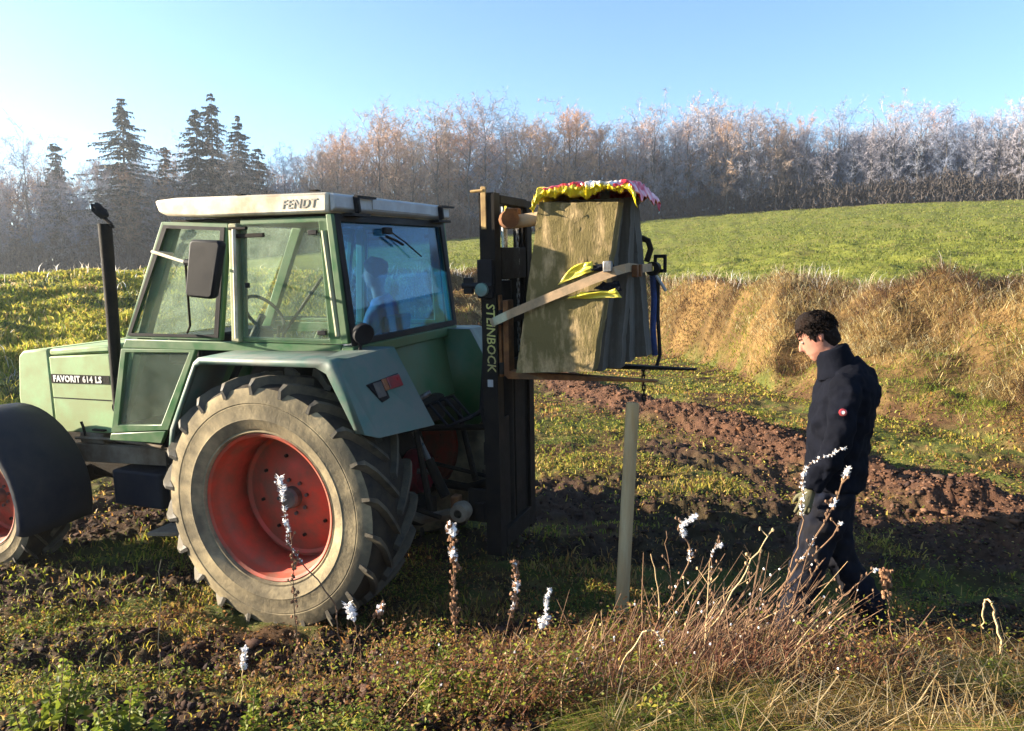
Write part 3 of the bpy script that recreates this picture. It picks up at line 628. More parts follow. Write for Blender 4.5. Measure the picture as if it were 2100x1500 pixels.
# front mudguards
def mudguard(s):
    V = []; F = []; n = 22; a0, a1 = radians(-55), radians(104); c = (2.88, .56)
    prof = [(.66, 1.34), (.705, 1.325), (.72, 1.30), (.735, 1.02), (.72, .74), (.70, .72)]
    for k in range(n+1):
        a = a0+(a1-a0)*k/n
        for r, y in prof: V.append((c[0]-r*sin(a), s*y, c[1]+r*cos(a)))
    q = len(prof)
    for k in range(n):
        for i in range(q-1): F.append((k*q+i, k*q+i+1, (k+1)*q+i+1, (k+1)*q+i))
    MB().add(V, F).build('front_mudguard', 'mudguard', tr, smooth=60, solid=.012)
    MB().tube([(2.6, s*.55, .62), (2.5, s*.9, .80), (2.42, s*1.0, 1.10)], .025, 8).build('mudguard_stay', 'black', tr)
mudguard(1); mudguard(-1)
# cab: side frames
def cab_side(s):
    y0, y1 = s*.765, s*.805; g = s*.785
    up_out = [(1.085, 2.735), (.475, 2.705), (.62, 1.875), (1.545, 1.875)]
    up_in = [(1.045, 2.700), (.530, 2.668), (.660, 1.905), (1.487, 1.903)]
    MB().ring(up_out, up_in, y0, y1).build('door_upper_frame', 'dgreen', tr, .006)
    MB().prism(up_in, g-.003, g+.003).build('door_upper_glass', 'glass', tr)
    MB().ring([(1.512, 1.894), (.636, 1.896), (.505, 2.678), (1.063, 2.711)], [(1.470, 1.915), (.672, 1.916), (.545, 2.655), (1.035, 2.686)], s*.806, s*.812).build('window_seal', 'bplastic', tr)
    lo_out = [(1.60, 1.79), (.86, 1.805), (1.19, 1.175), (1.79, 1.115)]
    lo_in = [(1.555, 1.762), (.925, 1.78), (1.262, 1.212), (1.705, 1.182)]
    MB().ring(lo_out, lo_in, y0, y1).build('door_lower_frame', 'dgreen', tr, .006)
    MB().prism(lo_in, g-.003, g+.003).build('door_lower_glass', 'glass', tr)
    MB().prism([(1.59, 1.797), (-.40, 1.80), (-.40, 1.868), (1.55, 1.868)], y0, s*.80).build('waist_rail', 'dgreen', tr, .008)
    MB().prism([(1.28, 1.06), (1.82, 1.05), (1.80, 1.108), (1.22, 1.168)], y0, s*.80).build('sill', 'dgreen', tr, .008)
    MB().prism([(.455, 2.70), (.385, 2.70), (.43, 1.87), (.50, 1.87)], s*.77, s*.83).build('door_post', 'green', tr, .008)
    MB().tube([(.395, s*.845, 2.66), (.44, s*.845, 1.90)], .013, 8).build('sunlit_post_tube', 'roof', tr)  # cream colour stands in for sunlight on the green post tube
    so = [(.375, 2.725), (-.345, 2.725), (-.415, 1.872), (.425, 1.872)]; si = [(.350, 2.688), (-.270, 2.69), (-.300, 1.905), (.405, 1.905)]
    MB().ring(so, si, s*.76, s*.80).build('side_window_frame', 'dgreen', tr, .006)
    MB().prism([(.385, 2.70), (-.285, 2.70), (-.318, 1.892), (.425, 1.892)], s*.806, s*.812).build('side_window_glass', 'glass', tr)
    for (hx, hz) in ((-.235, 2.62), (-.265, 1.95)): MB().box(hx-.035, hx+.035, s*.812, s*.826, hz-.016, hz+.016).build('window_hinge', 'bplastic', tr, .004)
    MB().box(.315, .345, s*.812, s*.83, 2.255, 2.29).build('window_latch', 'bplastic', tr, .004)
    MB().box(.16, .43, s*.812, s*.835, 2.60, 2.628).build('hinge_arm', 'black', tr, .004)
    MB().box(.30, .45, s*.812, s*.84, 2.655, 2.675).build('hinge_arm', 'black', tr, .004)
    MB().tube([(-.325, s*.815, 2.63), (-.395, s*.815, 1.93)], .022, 8).build('corner_tube', 'green', tr)
    MB().prism([(-.352, 2.735), (-.398, 2.735), (-.478, 1.88), (-.42, 1.88)], s*.755, s*.83).build('rear_corner_post', 'dgreen', tr, .006)
    # inside face of the A post down to the floor
    MB().prism([(.98, 2.735), (1.085, 2.735), (1.82, 1.10), (1.76, 1.06)], s*.70, s*.76).build('front_corner_post', 'dgreen', tr, .006)
cab_side(1); cab_side(-1)
# windscreen, rear window, floor, bulkheads
def slope_pane(xt, zt, xb, zb, hw, mat, name, th=.006): return MB().add([(xt, -hw, zt), (xt, hw, zt), (xb, hw, zb), (xb, -hw, zb), (xt+th, -hw, zt), (xt+th, hw, zt), (xb+th, hw, zb), (xb+th, -hw, zb)], [(0, 1, 2, 3), (7, 6, 5, 4), (0, 4, 5, 1), (1, 5, 6, 2), (2, 6, 7, 3), (3, 7, 4, 0)]).build(name, mat, tr)
slope_pane(1.07, 2.72, 1.56, 1.86, .70, 'glass', 'windscreen')
slope_pane(-.375, 2.70, -.468, 1.90, .755, 'rglass', 'rear_window', .006)
def rear_frame():
    V = []; 
    def pt(y, z, off): x = -.375-(2.70-z)*.1163; return (x-off, y, z)
    outer = [(-.80, 1.862), (.80, 1.862), (.80, 2.735), (-.80, 2.735)]; inner = [(-.745, 1.905), (.745, 1.905), (.735, 2.69), (-.735, 2.69)]
    V = [pt(y, z, o_) for o_ in (.010, .030) for y, z in outer]+[pt(y, z, o_) for o_ in (.010, .030) for y, z in inner]
    F = []; n = 4
    for i in range(n):
        j = (i+1) % n; F += [(i, j, 2*n+j, 2*n+i), (n+i, 3*n+i, 3*n+j, n+j), (i, n+i, n+j, j), (2*n+i, 2*n+j, 3*n+j, 3*n+i)]
    MB().add(V, F).build('rear_window_frame', 'bplastic', tr, .004)
rear_frame()
MB().box(-.50, -.40, -.80, .80, 1.78, 1.86).build('rear_cross_rail', 'dgreen', tr, .01)
MB().prism([(-.41, 1.78), (-.46, 1.78), (-.55, 1.30), (-.50, 1.28)], -.62, .62).build('rear_bulkhead', 'dgreen', tr, .006)
MB().box(-.42, 1.75, -.74, .74, 1.12, 1.17).build('cab_floor', 'dark', tr)
MB().prism([(1.56, 1.80), (1.62, 1.80), (1.80, 1.12), (1.74, 1.12)], -.70, .70).build('fire_wall', 'dgreen', tr)
ws = MB().tube([(-.41, .17, 2.60), (-.43, .06, 2.57), (-.44, -.02, 2.54)], .010, 6).build('rear_wiper', 'bplastic', tr)
MB().tube([(-.415, .13, 2.64), (-.435, -.06, 2.56), (-.455, -.28, 2.45)], .006, 6).build('wiper_blade', 'bplastic', ws)
MB().box(-.44, -.40, .12, .22, 2.615, 2.665).build('wiper_motor', 'bplastic', ws, .008)
# interior
MB().prism([(-.10, 1.55), (.42, 1.55), (.45, 1.66), (-.05, 1.66)], -.56, -.12).build('seat_cushion', 'seat', tr, .03)
MB().prism([(-.14, 1.60), (-.09, 1.60), (-.13, 1.98), (-.19, 1.98)], -.58, -.18).build('seat_backrest', 'seat', tr, .03)
MB().box(0, .3, -.15, .15, 1.17, 1.55).build('seat_base', 'dark', tr, .02)
st = MB(); st.lathe([(.19+.014*cos(a), .014*sin(a)) for a in np.linspace(0, 2*pi, 9)], n=32, axis='Z')
so_ = st.build('steering_wheel', 'bplastic', tr, loc=(.88, 0, 2.0)); so_.rotation_euler = (0, -.9, 0)
MB().tube([(1.35, 0, 1.3), (.90, 0, 1.99)], .03, 8).build('steering_column', 'bplastic', tr)
MB().box(1.15, 1.5, -.45, .45, 1.62, 1.86).build('dashboard', 'bplastic', tr, .03)
for yy in (.34, .40): MB().tube([(.55, yy, 1.2), (.42, yy, 1.95)], .012, 6).build('control_lever', 'black', tr)
MB().tube([(.12, .74, 1.92), (-.22, .72, 2.32)], .012, 6).build('window_stay', 'bplastic', tr)
# roof
rf = MB().prism([(1.10, 2.885), (1.07, 2.80), (1.00, 2.772), (.70, 2.752), (-.372, 2.742), (-.380, 2.876), (.90, 2.895)], -.88, .84).build('roof', 'roof', tr, .018)
MB().prism([(-.382, 2.750), (-.43, 2.775), (-.43, 2.858), (-.382, 2.872)], -.86, .82).build('roof_rear_panel', 'grey', rf, .01)
MB().prism([(-.431, 2.782), (-.437, 2.784), (-.437, 2.852), (-.431, 2.854)], -.50, .38).build('lamp_recess_cover', 'grey', rf)
for y in (.60, -.66):
    MB().add([(-.432, y, 2.86), (-.47, y, 2.86), (-.47, y-.02, 2.76), (-.432, y-.02, 2.74), (-.432, y+.022, 2.86), (-.47, y+.022, 2.86), (-.47, y+.002, 2.76), (-.432, y+.002, 2.74)], [(0, 1, 2, 3), (7, 6, 5, 4), (0, 4, 5, 1), (1, 5, 6, 2), (2, 6, 7, 3), (3, 7, 4, 0)]).build('lamp_bracket', 'bplastic', rf)
    MB().box(-.47, -.44, y-.22, y+.02, 2.85, 2.865).build('lamp_bracket', 'bplastic', rf)
    MB().box(-.48, -.39, y-.12, y+.10, 2.725, 2.745).build('bracket_foot', 'bplastic', rf)
MB().box(-.40, 1.02, -.78, .78, 2.726, 2.742).build('roof_lining', 'dark', tr)
for xx in (.34, -.27): MB().box(xx-.02, xx+.03, .78, .835, 2.888, 2.896).build('roof_notch', 'dark', rf)
m4 = Matrix(((-1, 0, 0, -.015), (0, 0, 1, .842), (0, 1, 0, 2.782), (0, 0, 0, 1)))
text('FENDT', 'roof_lettering', 'letter', .082, m4, tr, shear=.28, space=1.12, bold=.001)
# mirror
MB().tube([(.98, .83, 2.50), (.80, 1.18, 2.515), (.50, 1.20, 2.44)], .011, 8).build('mirror_arm', 'roof', tr)
MB().tube([(.90, .83, 1.93), (.70, 1.0, 2.0), (.50, 1.20, 2.43)], .008, 8).build('mirror_stay', 'black', tr)
mm = MB().prism([(.40, 2.585), (.19, 2.575), (.17, 2.55), (.265, 2.22), (.29, 2.20), (.47, 2.215), (.495, 2.24), (.425, 2.57)], 1.17, 1.235).build('mirror_housing', 'bplastic', tr, .022)
MB().tube([(.50, 1.2, 2.44), (.40, 1.2, 2.43)], .022, 8).build('mirror_clamp', 'bplastic', mm)
# rear fender
def fender(s, full=True):
    pth = [(.835, 1.12), (.80, 1.29), (.545, 1.765), (.50, 1.80), (-.545, 1.822), (-.60, 1.80), (-.775, 1.36)]
    inner = [(.80, 1.12), (.765, 1.28), (.525, 1.725), (.48, 1.745), (-.30, 1.76), (-.43, 1.765), (-.565, 1.66), (-.70, 1.36)]
    # outer flange
    def strip(pts, y0, y1, name, mat, z1=0, th=.006, dx=0):
        V = [(x, s*y0, z) for x, z in pts]+[(x+dx, s*y1, z+z1) for x, z in pts]; n = len(pts)
        return MB().add(V, [(i, i+1, n+i+1, n+i) for i in range(n-1)]).build(name, mat, tr, smooth=20, solid=th)
    strip(pth[:6], 1.15, .79, 'fender_top', 'pgreen', .005)
    strip([(x*1.0, z) for x, z in pth], 1.155, 1.10, 'fender_edge', 'pgreen', .0)
    V = [(x, s*1.155, z) for x, z in pth]; 
    lip_in = [(.80, 1.12), (.765, 1.28), (.53, 1.735), (.485, 1.755), (-.44, 1.768), (-.52, 1.73), (-.715, 1.36)]
    V += [(x, s*1.15, z) for x, z in lip_in]; n = 7
    MB().add(V, [(i, i+1, n+i+1, n+i) for i in range(n-1)]).build('fender_lip', 'pgreen', tr, smooth=20, solid=.008)
    # rear light panel
    A = [(-.60, 1.15, 1.80), (-.775, 1.15, 1.355), (-.825, 1.06, 1.318), (-.615, 1.055, 1.815)]
    B = [(-.615, 1.055, 1.815), (-.825, 1.06, 1.318), (-.99, .62, 1.318), (-.70, .62, 1.84)]
    D = [(-.615, 1.055, 1.815), (-.70, .62, 1.84), (-.42, .62, 1.84), (-.40, .80, 1.83), (-.50, 1.12, 1.825)]
    E = [(-.70, .62, 1.84), (-.99, .62, 1.318), (-.60, .62, 1.25), (-.42, .62, 1.84)]
    for nm, q in (('fender_chamfer', A), ('lamp_panel', B), ('fender_deck', D), ('fender_inner_wall', E)):
        MB().add([(x, s*y, z) for x, y, z in q], [tuple(range(len(q)))]).build(nm, 'pgreen', tr, solid=.008, smooth=0)
    # tail lamp, in the plane of the lamp panel
    O = Vector((-.615, s*1.055, 1.815)); U = Vector((-.085, s*-.435, .025)); W = Vector((-.21, s*.005, -.497)); Nn = U.cross(W).normalized()
    if Nn.x > 0: Nn = -Nn
    def pt(u, v, o): return O+U*u+W*v+Nn*o
    def pbox(name, u0, u1, v0, v1, o0, o1, mat):
        V = [pt(u, v, o) for o in (o0, o1) for u, v in ((u0, v0), (u1, v0), (u1, v1), (u0, v1))]
        return MB().add(V, [(0, 1, 2, 3), (4, 7, 6, 5), (0, 4, 5, 1), (1, 5, 6, 2), (2, 6, 7, 3), (3, 7, 4, 0)]).build(name, mat, lampo, .004)
    global lampo
    lampo = MB().add([pt(u, v, o) for o in (.004, .03) for u, v in ((.12, .36), (.80, .33), (.80, .55), (.27, .62))], [(0, 1, 2, 3), (4, 7, 6, 5), (0, 4, 5, 1), (1, 5, 6, 2), (2, 6, 7, 3), (3, 7, 4, 0)]).build('tail_lamp', 'bplastic', tr, .004)
    pbox('red_lens', .50, .78, .35, .50, .03, .045, 'lamp_red'); pbox('orange_lens', .40, .49, .355, .50, .03, .042, 'lamp_orange'); pbox('reverse_lens', .22, .39, .37, .56, .03, .036, 'hub')
    return
fender(1); fender(-1)
MB().add([(-.42, -.62, 1.84), (-.70, -.62, 1.84), (-.99, -.62, 1.32), (-.75, -.62, 1.02), (-.3, -.62, .95), (.3, -.62, 1.4)], [(0, 1, 2, 3, 4, 5)]).build('inner_fender_wall', 'dgreen', tr, solid=.01)
MB().add([(.40, .62, 1.82), (-.42, .62, 1.84), (-.60, .62, 1.25), (0, .60, 1.15), (.8, .62, 1.15)], [(0, 1, 2, 3, 4)]).build('inner_fender_wall', 'dark', tr, solid=.01)
# work lamp on the fender
wl = MB().lathe([(.001, -.06), (.045, -.055), (.07, -.01), (.072, .03), (.065, .035), (.001, .03)], axis='X', n=24).build('work_lamp', 'bplastic', tr, loc=(-.56, .78, 1.95)); wl.rotation_euler = (0, .25, 2.6)
MB().tube([(-.53, .78, 1.83), (-.55, .78, 1.90)], .012, 6).build('lamp_stalk', 'bplastic', wl.parent)
# linkage at the back
def bar(name, pts, r, mat='dark', n=8): return MB().tube(pts, r, n).build(name, mat, tr)
for s in (1, -1):
    bar('lower_link', [(-.30, s*.30, .62), (-.75, s*.40, .55), (-1.10, s*.42, .66)], [.045, .035, .04], 'beam' if s > 0 else 'dark')
    bar('lift_arm', [(-.30, s*.26, 1.22), (-.62, s*.34, 1.28), (-.72, s*.36, 1.22)], [.05, .04, .035])
    bar('lift_rod', [(-.70, s*.36, 1.22), (-.82, s*.40, .62)], [.02, .028])
    lb = MB().lathe([(.03, -.06), (.065, -.05), (.075, 0), (.065, .05), (.03, .06)], n=16).build('lower_link_ball', 'beam', tr, loc=(-1.10, s*.47, .67))
    MB().box(-1.06, -1.0, s*.40-.04, s*.40+.04, .58, .76).build('link_hook', 'rust', tr, .01)
    bar('stabiliser', [(-.35, s*.46, .72), (-.95, s*.50, .62)], .018)
bar('top_link', [(-.42, 0, 1.12), (-1.18, 0, 1.18)], [.028, .022])
MB().lathe([(.02, 0), (.17, 0), (.18, -.05), (.16, -.14)], axis='X', n=24).build('shaft_guard', 'lamp_red', tr, loc=(-.44, 0, .78))
bar('shaft_stub', [(-.42, 0, .78), (-.62, 0, .78)], .022, 'steel')
bar('hydraulic_cylinder', [(-.55, .20, 1.25), (-.80, .22, .80)], [.022, .022], 'chrome')
bar('hydraulic_cylinder_body', [(-.72, .22, .95), (-.86, .23, .68)], .04, 'dark')
MB().box(-.62, -.42, -.30, .30, 1.15, 1.36).build('lift_housing', 'dark', tr, .03)
MB().box(-.60, -.42, -.14, .14, .38, .55).build('drawbar_frame', 'dark', tr, .02)
for k in range(4):
    y = -.2+.13*k; bar('hydraulic_hose', [(-.55, y, 1.30), (-.75, y+.03, 1.36), (-.9, y+.05, 1.22), (-1.1, y+.08, 1.3), (-1.24, y*.8, 1.42)], .012, 'bplastic', 6)
MB().tube([(-.70, .30, 1.42), (-.78, .26, 1.47)], .02, 8).build('hose_coupling', 'steel', tr)

# ------------------------------------------------------------------ forklift mast on the linkage
mast = empty('forklift_mast', mat=TM.copy()); tag(mast, 'black forklift mast hitched upright behind the tractor', 'forklift mast')
def mb(name, *a, mat='black', bev=.006, par=None): return MB().box(*a).build(name, mat, par or mast, bev)
for s in (1, -1):
    r = MB()
    for x0, x1, y0, y1 in ((-1.355, -1.245, .345, .362), (-1.265, -1.245, .262, .345), (-1.355, -1.335, .262, .345)): r.box(x0, x1, s*y0, s*y1, .33, 2.86 if s > 0 else 2.84)
    rail = r.build('outer_rail', 'black', mast)
    r = MB()
    for x0, x1, y0, y1 in ((-1.330, -1.270, .315, .330), (-1.330, -1.318, .24, .315), (-1.282, -1.270, .24, .315)): r.box(x0, x1, s*y0, s*y1, .42, 2.83)
    r.build('inner_rail', 'black', mast)
mb('top_crossbar', -1.36, -1.25, -.255, .255, 2.79, 2.85); mb('middle_crossbar', -1.352, -1.26, -.24, .24, 2.28, 2.50); mb('bottom_crossbar', -1.36, -1.24, -.26, .26, .36, .50)
mb('lower_crossbar', -1.245, -1.18, -.24, .24, .95, 1.12)
mb('mast_back_plate', -1.33, -1.315, -.24, -.02, .50, 1.64); mb('mast_back_plate', -1.33, -1.315, .10, .24, .50, 1.30)
for y_, x_ in ((.16, -1.29), (-.08, -1.30), (-.18, -1.28)): MB().tube([(x_, y_, .5), (x_, y_, 2.3)], .018, 8).build('hydraulic_pipe', 'black', mast)
MB().tube([(-1.25, .20, 1.0), (-1.16, .22, 1.35), (-1.18, .18, 1.75), (-1.25, .15, 2.0)], .014, 6).build('mast_hose', 'bplastic', mast)
MB().tube([(-1.25, -.10, 1.0), (-1.10, -.10, 1.3), (-1.15, -.1, 1.6), (-1.25, -.1, 1.8)], .014, 6).build('mast_hose', 'bplastic', mast)
mb('hitch_frame', -1.245, -1.17, -.40, .40, .58, .72); mb('hitch_frame', -1.245, -1.17, -.07, .07, .72, 1.26); mb('valve_block', -1.20, -1.05, -.25, -.05, 1.30, 1.50)
for y_ in (-.33, .33): mb('hitch_ear', -1.245, -1.10, y_-.02, y_+.02, .56, .80)
mb('yellow_corner_plate', -1.30, -1.262, .364, .372, 2.62, 2.90, mat='yellow'); MB().tube([(-1.28, .37, 2.875), (-1.19, .37, 2.87)], .010, 8).build('top_peg', 'yellow', mast)
MB().tube([(-1.30, .05, .6), (-1.30, .05, 2.80)], .022, 16).build('lift_piston', 'chrome', mast)
MB().tube([(-1.30, .05, .5), (-1.30, .05, 2.27)], .042, 16).build('lift_cylinder', 'black', mast)
MB().tube([(-1.28, -.03, .7), (-1.28, -.03, 2.80)], .010, 6).build('lift_hose', 'rust', mast)
def chain(par, top, bot, name='lift_chain', n=None, w=.012, mat='steel'):
    top = Vector(top); bot = Vector(bot); L = (top-bot).length; n = n or int(L/.045); first = None
    for k in range(n):
        p = top.lerp(bot, (k+.5)/n)
        if first is None:
            first = o = MB().ring([(-w, -.024), (w, -.024), (w, .024), (-w, .024)], [(-w*.4, -.012), (w*.4, -.012), (w*.4, .012), (-w*.4, .012)], -.004, .004).build(name, mat, par)
        else: o = first.copy(); C.objects.link(o); o.parent = par
        o.location = p; o.rotation_euler = (0, 0, (k % 2)*pi/2)
chain(mast, (-1.34, -.10, 2.75), (-1.34, -.10, 1.75), 'chain_link', 24)
mb('side_bracket', -1.345, -1.235, .364, .40, 2.16, 2.42, mat='bplastic'); mb('bracket_arm', -1.20, -1.13, .37, .40, 2.19, 2.30, mat='bplastic'); MB().tube([(-1.12, .385, 2.245), (-1.34, .385, 2.245)], .022, 10).build('bracket_pin', 'bplastic', mast)
lbk = MB().lathe([(.001, 0), (.045, 0), (.045, .03), (.001, .03)], n=16).build('green_cap', 'pgreen', mast, loc=(-1.275, .40, 2.22))
MB().prism([(-1.375, 2.18), (-1.360, 2.18), (-1.360, 1.62), (-1.385, 1.62)], .30, .345).build('orange_guard', 'rust', mast, .004)
# carriage and forks
cr = mb('carriage_plate', -1.40, -1.365, -.36, .36, 1.98, 2.08); mb('carriage_plate', -1.40, -1.365, -.36, .36, 1.64, 1.72)
MB().box(-1.48, -1.38, .18, .24, 2.63, 2.76).build('carriage_roller', 'rust', mast, .01)
MB().tube([(-1.50, .44, 2.68), (-1.42, .30, 2.68)], .06, 12).build('load_rest', 'rust', mast)
MB().tube([(-1.46, .35, 2.66), (-1.68, .35, 2.68)], .045, 10).build('rest_arm', 'strap', mast)
def fork(y, xt, z, nm='fork_tine'):
    MB().add([(-1.40, y-.05, z+.52), (-1.44, y-.05, z+.52), (-1.44, y-.05, z+.04), (xt, y-.03, z+.012), (xt, y-.03, z), (-1.43, y-.05, z-.015), (-1.40, y-.05, z+.01),
              (-1.40, y+.05, z+.52), (-1.44, y+.05, z+.52), (-1.44, y+.05, z+.04), (xt, y+.03, z+.012), (xt, y+.03, z), (-1.43, y+.05, z-.015), (-1.40, y+.05, z+.01)],
             [(0, 1, 2, 3, 4, 5, 6), (13, 12, 11, 10, 9, 8, 7)]+[(i, (i+1) % 7, (i+1) % 7+7, i+7) for i in range(7)]).build(nm, 'rust' if y > 0 else 'black', mast, .004)
fork(.31, -2.44, 1.625); fork(-.31, -2.60, 1.615)
m4 = Matrix(((0, -1, 0, -1.283), (0, 0, 1, .3635), (-1, 0, 0, 2.125), (0, 0, 0, 1)))
text('STEINBOCK', 'mast_lettering', 'yletter', .088, m4, mast, shear=.1, space=1.0, bold=.0008)
MB().box(-1.32, -1.28, .3632, .366, 1.55, 1.60).build('mast_sticker', 'grey', mast)

# ------------------------------------------------------------------ weight: upright boards on the forks
def board(name, y0, y1, pts, label, mat, seed, bumpy=.012):
    """parallelogram board, edges roughened"""
    (xa, za), (xb, zb), (xc, zc_), (xd, zd) = pts     # bottom front, bottom rear, top rear, top front
    nu, nv = 14, 44; r = random.Random(seed); V = []; F = []
    ed = [[(fbm(np.array([seed*3.1+e*7+k*.23]), np.array([e*1.7]), 1, 4, seed)[0]-.5)*bumpy*2.2+r.gauss(0, bumpy*.12) for k in range(nv+1)] for e in range(4)]
    for side, y in ((0, y0), (1, y1)):
        for i in range(nu+1):
            for j in range(nv+1):
                u, v = i/nu, j/nv
                x = (xa*(1-u)+xb*u)*(1-v)+(xd*(1-u)+xc*u)*v; z = (za*(1-u)+zb*u)*(1-v)+(zd*(1-u)+zc_*u)*v
                if i in (0, nu): x += ed[0 if i == 0 else 1][j]
                if j in (0, nv): z += ed[2 if j == 0 else 3][i]*.8
                yy = y+(r.gauss(0, .0035) if 0 < i < nu and 0 < j < nv else r.gauss(0, .004))
                V.append((x, yy, z))
    S = (nu+1)*(nv+1); g = lambda s, i, j: s*S+i*(nv+1)+j
    for i in range(nu):
        for j in range(nv):
            F += [(g(0, i, j), g(0, i+1, j), g(0, i+1, j+1), g(0, i, j+1)), (g(1, i, j), g(1, i, j+1), g(1, i+1, j+1), g(1, i+1, j))]
    for j in range(nv):
        for i in (0, nu): F.append((g(0, i, j), g(0, i, j+1), g(1, i, j+1), g(1, i, j)))
    for i in range(nu):
        for j in (0, nv): F.append((g(0, i, j), g(1, i, j), g(1, i+1, j), g(0, i+1, j)))
    me = MB().add(V, F); o = me.build(name, mat, None, smooth=35); o.matrix_world = TM; tag(o, label, 'wooden board', 'thick boards strapped upright on the forks'); return o
bd = [
 (.44, .30, [(-1.52, 1.668), (-2.046, 1.695), (-2.213, 2.755), (-1.70, 2.775)], 'broad mossy sawn board nearest the camera in the strapped stack', 'wood'),
 (.295, .15, [(-1.50, 1.662), (-2.10, 1.675), (-2.215, 2.79), (-1.68, 2.79)], 'grey weathered board, second from the camera in the strapped stack', 'woodg'),
 (.145, .01, [(-1.50, 1.665), (-2.14, 1.68), (-2.21, 2.80), (-1.66, 2.80)], 'grey weathered board in the middle of the strapped stack', 'woodg'),
 (.005, -.17, [(-1.50, 1.66), (-2.215, 1.70), (-2.20, 2.81), (-1.64, 2.81)], 'grey weathered board with a worn foot, second last of the strapped stack', 'woodg'),
 (-.175, -.38, [(-1.50, 1.66), (-2.27, 1.72), (-2.165, 2.82), (-1.62, 2.82)], 'wide grey board farthest from the camera in the strapped stack', 'woodg')]
for k, (a, b, pts, lab, mt) in enumerate(bd): board('wooden_board', b+.004*(k > 0), a-.006*(k > 0), [(px+(.0, .03, -.02, .025, 0)[k]*(q in (1, 2)), pz_) for q, (px, pz_) in enumerate(pts)], lab, mt, 40+k, .007)
# plastic sack spread over the top
def cover():
    nu, nv = 110, 60; r = random.Random(5); V = []; cols = []
    for j in range(nv+1):
        for i in range(nu+1):
            u, v = i/nu, j/nv
            x = -1.66-.64*u+.03*(v-.5); y = .50-1.0*v; z = 2.862+.012*u
            top = .05*sin(pi*min(1, max(0, u)))*sin(pi*v)
            z += top*.5+.028*(fbm(np.array([u*8]), np.array([v*8]), 1.0, 3, 2)[0]-.5)*2+.012*(1-abs(fbm(np.array([u*15]), np.array([v*13]), 1.0, 3, 12)[0]-.5)*6)
            edge = min(v, 1-v)*30
            if edge < 4:
                k = (4-edge)/4; sg = 1 if v < .5 else -1
                y = (.455 if v < .5 else -.42)+sg*.028*sin(pi*k)+sg*.045*(fbm(np.array([u*16]), np.array([k*2.2]), 1, 3, 8)[0]-.42)+sg*.022*(.6-abs(fbm(np.array([u*38]), np.array([k*3]), 1, 3, 18)[0]-.5)*7)
                z -= k*(.06+.07*(fbm(np.array([u*6]), np.array([3.]), 1, 2, 4)[0]-.4))
            eu = min(u, 1-u)*46
            if eu < 4: z -= (4-eu)/4*.085+.01*sin(v*40); x += (-.02 if u > .5 else .015)
            V.append((x, y, z))
            st_ = (u*2.2+v*1.1) % 1; f = fbm(np.array([u*5]), np.array([v*5]), 1, 2, 77)[0]
            if v < .088+.03*(f-.5): c = (.80, .62, .02)
            elif u > .88: c = (.55, .02, .04)
            elif v < .34 and u > .10: c = (.62, .03, .03) if (u < .52 or u > .80) else (.78, .70, .62)
            elif u < .1: c = (.85, .66, .04)
            else: c = (.62, .03, .03) if st_ < .75 else (.8, .75, .7)
            cols.append(c)
    idx = np.arange((nu+1)*(nv+1)).reshape(nv+1, nu+1); q = np.stack([idx[:-1, :-1], idx[:-1, 1:], idx[1:, 1:], idx[1:, :-1]], -1).reshape(-1, 4)
    o = rawmesh('plastic_sack', np.array(V), [q], 'bag', np.array(cols), smooth=True); o.matrix_world = TM
    o.modifiers.new('s', 'SOLIDIFY').thickness = .004
    tag(o, 'red, white and yellow plastic sack spread over the top of the boards', 'plastic sack')
cover()
def sheet(name, quad, mat, seed, label, cat, amp=.014, n=12, th=.004):
    A, B, D, E = [Vector(q) for q in quad]; V = []; r = random.Random(seed)
    for j in range(n+1):
        for i in range(n+1):
            u, v = i/n, j/n; p = (A*(1-u)+B*u)*(1-v)+(E*(1-u)+D*u)*v
            f = fbm(np.array([u*4+seed]), np.array([v*3]), 1, 3, seed)[0]; p = p+Vector((0, abs(f-.3)*amp*3, (f-.5)*amp)); V.append(tuple(p))
    idx = np.arange((n+1)**2).reshape(n+1, n+1); q = np.stack([idx[:-1, :-1], idx[:-1, 1:], idx[1:, 1:], idx[1:, :-1]], -1).reshape(-1, 4)
    o = rawmesh(name, np.array(V), [q], mat, smooth=True); o.matrix_world = TM; o.modifiers.new('s', 'SOLIDIFY').thickness = th; tag(o, label, cat); return o
sheet('plastic_bag', [(-1.82, .446, 2.255), (-2.06, .446, 2.335), (-2.05, .446, 2.40), (-1.93, .446, 2.375)], 'bag_y', 3, 'folded yellow plastic bag poking out above the tan lashing strap', 'plastic bag')
sheet('plastic_bag', [(-1.89, .446, 2.165), (-2.24, .446, 2.175), (-2.20, .446, 2.225), (-1.98, .446, 2.20)], 'bag_y', 9, 'folded yellow plastic bag hanging below the tan lashing strap', 'plastic bag', .02)
sheet('cloth_pad', [(-2.04, .447, 2.335), (-2.20, .447, 2.345), (-2.18, .447, 2.395), (-2.06, .447, 2.375)], 'trousers', 4, 'dark blue cloth pad behind the strap end at the board corner', 'cloth')
sheet('cloth_pad', [(-2.06, .447, 2.225), (-2.24, .447, 2.215), (-2.22, .447, 2.275), (-2.12, .447, 2.265)], 'trousers', 6, 'dark blue cloth pad under the strap at the board corner', 'cloth')
